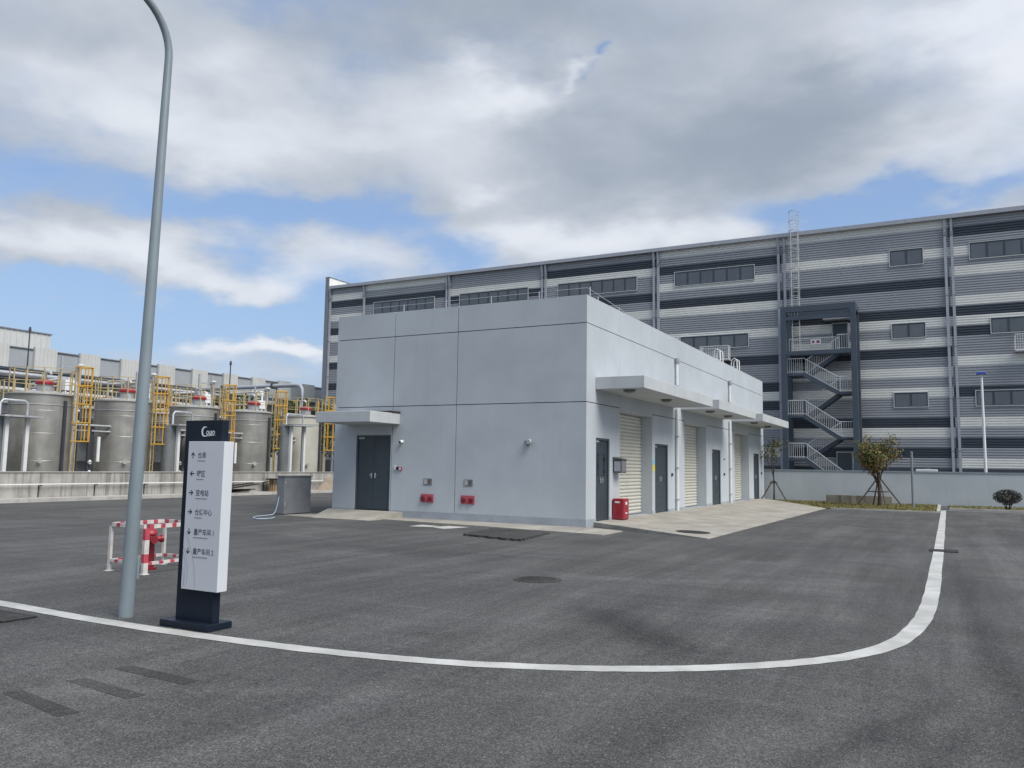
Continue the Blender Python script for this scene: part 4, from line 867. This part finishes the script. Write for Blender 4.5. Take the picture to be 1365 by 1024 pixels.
def railing(b, pts, h=1.05, step=.14):
    for (p0, p1) in zip(pts[:-1], pts[1:]):
        p0, p1 = Vector(p0), Vector(p1); n = max(1, round((p1 - p0).length / step))
        for i in range(n + 1): q = p0.lerp(p1, i / n); b.bar(q + Vector((0, 0, .02)), q + Vector((0, 0, h)), .022 if i % 6 else .045, .022)
        b.bar(p0 + Vector((0, 0, h)), p1 + Vector((0, 0, h)), .05, .05).bar(p0 + Vector((0, 0, .12)), p1 + Vector((0, 0, .12)), .03, .03)
def landing(x0, x1, y0, y1, z, rails):
    o = MB().box(x0, x1, y0, y1, z - .16, z).build('landing', M['steel_dark'], tw)
    b = MB(); railing(b, [(p[0], p[1], z) for p in rails]); b.build('railing', M['white_metal'], o)
def flight(x0, z0, x1, z1, y0, y1, rail_y):
    b = MB()
    for y in (y0, y1): b.bar((x0, y, z0 - .08), (x1, y, z1 - .08), .05, .28)
    o = b.build('flight', M['steel_dark'], tw); n = max(3, round(abs(z1 - z0) / .17))
    t = MB()
    for i in range(n):
        xa = x0 + (x1 - x0) * i / n; xb = x0 + (x1 - x0) * (i + 1) / n; z = z0 + (z1 - z0) * (i + .5) / n
        t.box(min(xa, xb), max(xa, xb), y0 + .03, y1 - .03, z - .03, z)
    t.build('treads', M['steel_dark'], o); b = MB(); railing(b, [(x0, rail_y, z0), (x1, rail_y, z1)]); b.build('railing', M['white_metal'], o)
ZR = [9.86, 6.97, 3.88]; ZL = [8.33, 5.40, 2.42]
landing(IX0, IX1, YM + .02, TY1 + .35, ZR[0], [(IX0, YM + .05), (LX1 - .2, YM + .05)])
o_ = MB().box(LX1, IX1, YF0, YM + .0195, ZR[0] - .16, ZR[0]).build('landing', M['steel_dark'], tw); b = MB(); railing(b, [(LX1, YF0 + .03, ZR[0]), (IX1, YF0 + .03, ZR[0])]); b.build('railing', M['white_metal'], o_)
for k in (1, 2): landing(LX1, IX1, YF0, YB1, ZR[k], [(LX1, YF0 + .03), (IX1, YF0 + .03), (IX1 - .02, YB1)])
for k in (0, 1, 2): landing(IX0, LX0, YF0, YB1, ZL[k], [(LX0, YF0 + .03), (IX0, YF0 + .03)])
for k in range(3): flight(LX1, ZR[k], LX0, ZL[k], YM + .1, YB1, YM + .12)
flight(LX0, ZL[0], LX1, ZR[1], YF0, YM - .1, YF0 + .03); flight(LX0, ZL[1], LX1, ZR[2], YF0, YM - .1, YF0 + .03); flight(LX0, ZL[2], LX1 + .9, 0.0, YF0, YM - .1, YF0 + .03)
for (x0, x1, z0, z1) in ((-6.85, -5.75, 9.87, 12.15), (-6.75, -5.65, .3, 2.95)):
    d = MB().box(x0, x1, FY - .12, FY - .0665, z0, z1).build('door', M['frame_light'], wh); MB().box(x0 + .07, x1 - .07, FY - .135, FY - .1205, z0 + .01, z1 - .07).build('leaf', M['door_frame'], d)
MB().box(-7.35, -5.5, FY - .9, FY - .0665, 12.3, 12.42).build('door_canopy', M['cl_g'], wh)
r_ = root('platform_notice', (-7.7, YM, 10.6), 'small white notice board on the top railing of the stair tower', 'notice'); MB().box(-8.1, -7.4, YM + .0, YM + .015, 10.45, 10.82).build('board', M['white'], r_); MB().box(-8.0, -7.85, YM - .003, YM - .0005, 10.55, 10.72).box(-7.7, -7.5, YM - .003, YM - .0005, 10.55, 10.72).build('print', M['red'], r_)
# ------------------------------------------------------------------ perimeter wall, pole, lamp
pw = root('perimeter_wall', (6, 44.5, 0), 'long plain blue-grey rendered perimeter wall before the warehouse', 'wall')
xs = [-24, -16, -8.2, -3.2, 1.8, 6.8, 11.8, 16.8, 21.8]
for a, c in zip(xs[:-1], xs[1:]): MB().box(a + .004, c - .004, 44.4, 44.62, 0, 1.565).build('wall_section', M['wall_blue'], pw)
MB().box(-24, 21.8, 44.37, 44.65, 1.5655, 1.64).build('coping', M['wall_cap'], pw)
MB().box(-23.9, 21.7, 44.405, 44.61, 0, 1.56).build('joint_filler', M['wall_blue'], pw)
r_ = root('utility_post', (-1.31, 40.5, 0), 'plain grey post standing in the grass beside the staked tree', 'post'); MB().cyl((-1.31, 40.5, 0), (-1.31, 40.5, 2.46), .052, 12).build('shaft', M['trim'], r_, 40); MB().lathe((-1.31, 40.5, 2.46), [(.06, 0), (.06, .03), (.02, .05)], 12).build('cap', M['trim'], r_, 40)
r_ = root('yard_lamp', (1.9, 50, 0), 'slim white lamp pole with a blue head behind the perimeter wall', 'yard lamp'); MB().cyl((1.9, 50, 0), (1.89, 50, 6.85), .085, 14, .055).build('pole', M['white'], r_, 40)
bevel(MB().box(1.66, 2.10, 49.75, 50.2, 6.86, 7.0).build('head', M['blue'], r_), .03); MB().box(1.75, 2.02, 49.85, 50.12, 6.82, 6.859).build('lens', M['white'], r_)
b = root('concrete_trough', (-3.8, 42.8, 0), 'low weathered concrete trough wall behind the staked tree', 'trough')
bevel(MB().box(-5.25, -2.3, 43.0, 43.14, 0, .42).box(-5.25, -5.11, 43.1401, 43.7, 0, .42).box(-2.44, -2.3, 43.1401, 43.7, 0, .42).build('wall', M['trough'], b), .01)
MB().box(-5.1, -2.45, 43.1405, 43.7, 0, .34).build('soil', M['grass'], b)
r_ = root('outdoor_unit', (-1, 56, 0), 'low white outdoor unit behind the perimeter wall', 'outdoor unit'); bevel(MB().box(-1.6, -.4, 55.6, 56.2, 0, 1.78).build('case', M['white_metal'], r_), .03); MB().lathe((-1, 55.9, 1.78), [(.2, 0), (.2, .06)], 16).build('fan_cap', M['grey_box'], r_)
# ------------------------------------------------------------------ trees and shrubs
def leaf_cloud(b, c, rad, n, size, rnd, mats, shell=.35, flat=1.0):
    for _ in range(n):
        while True:
            d = Vector((rnd.uniform(-1, 1), rnd.uniform(-1, 1), rnd.uniform(-1, 1)))
            if shell < d.length < 1: break
        p = Vector((c[0] + d.x * rad[0], c[1] + d.y * rad[1], c[2] + d.z * rad[2]))
        u = Vector((rnd.gauss(0, 1), rnd.gauss(0, 1), rnd.gauss(0, .7))).normalized(); w = u.orthogonal().normalized(); w.rotate(Matrix.Rotation(rnd.uniform(0, 6.28), 3, u))
        s = size * rnd.uniform(.6, 1.3); t = u.cross(w)
        b.add([p - w * s, p + t * s * .45 + u * s * .12, p + w * s, p - t * s * .45 + u * s * .12], [(0, 1, 2, 3)], rnd.choice(mats))
def limb(b, p0, d, L, r0, rnd, depth, tips):
    pts = [Vector(p0)]; dd = Vector(d).normalized(); n = 5
    for i in range(n):
        dd = (dd + Vector((rnd.gauss(0, .12), rnd.gauss(0, .12), .05))).normalized(); pts.append(pts[-1] + dd * L / n)
    b.tube(pts, [r0 * (1 - .6 * i / n) for i in range(n + 1)], 7); tips.append(pts[-1]); tips.append(pts[3])
    if depth:
        for k in range(3):
            q = pts[2 + k % 4 if 2 + k % 4 <= n else n]; nd = (dd + Vector((rnd.gauss(0, .6), rnd.gauss(0, .6), rnd.uniform(.0, .5)))).normalized()
            limb(b, q, nd, L * .6, r0 * .45, rnd, depth - 1, tips)
def tree(name, x, y, hgt, trunk_h, spread, label, leaf_mats, nl, lsize, seed, r0=.06, dirs=5, up=1.6, group=None):
    rnd = random.Random(seed); t = root(name, (x, y, 0), label, 'tree', group); b = MB(); tips = []
    b.tube([(x, y, 0), (x + .02, y, trunk_h * .5), (x, y + .01, trunk_h)], [r0 * 1.25, r0, r0 * .9], 10)
    for k in range(dirs):
        a = 2 * math.pi * k / dirs + rnd.uniform(-.4, .4); limb(b, (x, y, trunk_h * rnd.uniform(.85, 1)), (math.cos(a) * spread, math.sin(a) * spread, up * (hgt - trunk_h)), (hgt - trunk_h) * rnd.uniform(.6, .8), r0 * .55, rnd, 2, tips)
    b.build('trunk', M['bark'], t, 60); b = MB()
    for p in tips:
        if p.z < trunk_h + .1: continue
        k = min(1, max(0, (p.z - trunk_h) / (hgt - trunk_h)))
        s = .115 * (hgt - trunk_h); leaf_cloud(b, p, (s, s, s * .8), max(1, int(nl * (.45 + .7 * k))), lsize, rnd, [0, 1, 1, 1, 2] if k > .5 else [1, 2, 2], 0)
    b.build('crown', [M[q] for q in leaf_mats], t); return t
tree('staked_tree', -2.72, 41.1, 3.0, .95, .85, 'small russet and green tree held by timber stakes before the wall', ('leaf1', 'leaf2', 'leaf3'), 22, .062, 3, .075, 7, 2.1)
r_ = root('tree_stakes', (-2.72, 41.1, 0), 'timber tripod stakes and tie bars around the small tree', 'tree stakes')
for a in (20, 110, 200, 290):
    c, s = math.cos(R(a)), math.sin(R(a)); MB().cyl((-2.72 + c * 1.0, 41.1 + s * 1.0, 0), (-2.72 + c * .09, 41.1 + s * .09, 1.25), .032, 8).build('stake', M['stake'], r_)
for a in (20, 110, 200, 290):
    c, s, c2, s2 = math.cos(R(a)), math.sin(R(a)), math.cos(R(a + 90)), math.sin(R(a + 90)); MB().cyl((-2.72 + c * .52, 41.1 + s * .52, .68), (-2.72 + c2 * .52, 41.1 + s2 * .52, .68), .022, 8).build('tie_bar', M['stake'], r_)
tree('young_tree', -7.75, 43.0, 3.3, 1.35, .55, 'slender young tree at the far corner of the service building', ('leaf1', 'leaf2', 'leaf1'), 4, .07, 8, .035, 4)
r_ = root('tree_stakes', (-7.75, 43.0, 0), 'dark timber stakes propping the slender tree by the building corner', 'tree stakes')
for a in (-25, 95, 215): c, s = math.cos(R(a)), math.sin(R(a)); MB().cyl((-7.75 + c * .75, 43.0 + s * .55, 0), (-7.75 + c * .06, 43.0 + s * .06, 1.05), .032, 8).build('stake', M['stake'], r_)
MB().cyl((-7.95, 43.0, .95), (-7.55, 43.0, .95), .028, 8).build('tie_bar', M['stake'], r_)
rnd = random.Random(9); r_ = root('round_shrub', (2.3, 40.6, 0), 'small dark clipped ball shrub before the perimeter wall', 'shrub')
b = MB()
for k in range(6): a = k * 1.05; b.tube([(2.3 + .05 * math.cos(a), 40.6 + .05 * math.sin(a), 0), (2.3 + .12 * math.cos(a), 40.6 + .12 * math.sin(a), .25), (2.3 + .3 * math.cos(a), 40.6 + .3 * math.sin(a), .5)], [.025, .02, .012], 6)
b.build('stems', M['bark'], r_); b = MB(); leaf_cloud(b, (2.3, 40.6, .60), (.55, .5, .33), 2400, .035, rnd, [0, 1, 1, 1], .4); b.build('crown', [M['leaf4'], M['leaf5'], M['leaf1']], r_)
# dark trees beyond the tanks
for i, (x, y, h, sp) in enumerate(((-52, 44.5, 7.0, 1.2), (-52, 47.6, 7.5, 1.3), (-52, 51.0, 7.7, 1.2), (-52, 55.0, 7.6, 1.3), (-52, 58.8, 7.8, 1.3))):
    rnd = random.Random(20 + i); t = root('background_tree', (x, y, 0), 'dark bushy tree showing above the rear tanks before the long shed', 'tree', 'trees beyond the tanks')
    b = MB().tube([(x, y, 0), (x + .1, y, 2), (x, y, 4.2)], [.2, .16, .1], 8)
    for k in range(5): a = k * 1.26; b.tube([(x, y, 2.4 + .3 * k), (x + .8 * math.cos(a), y + .8 * math.sin(a), 3.6 + .3 * k), (x + 1.3 * math.cos(a), y + 1.3 * math.sin(a), 4.3 + .3 * k)], [.09, .06, .03], 6)
    b.build('trunk', M['bark'], t); b = MB()
    for k in range(16):
        a = rnd.uniform(0, 6.28); q = rnd.uniform(.3, 1.5); z = rnd.uniform(2.6, h - .7); leaf_cloud(b, (x + q * math.cos(a), y + q * 1.25 * math.sin(a), z), (.85, .95, .7), 130, .16, rnd, [0, 0, 1, 2], .2)
    b.build('crown', [M['leaf4'], M['leaf1'], M['leaf2']], t)
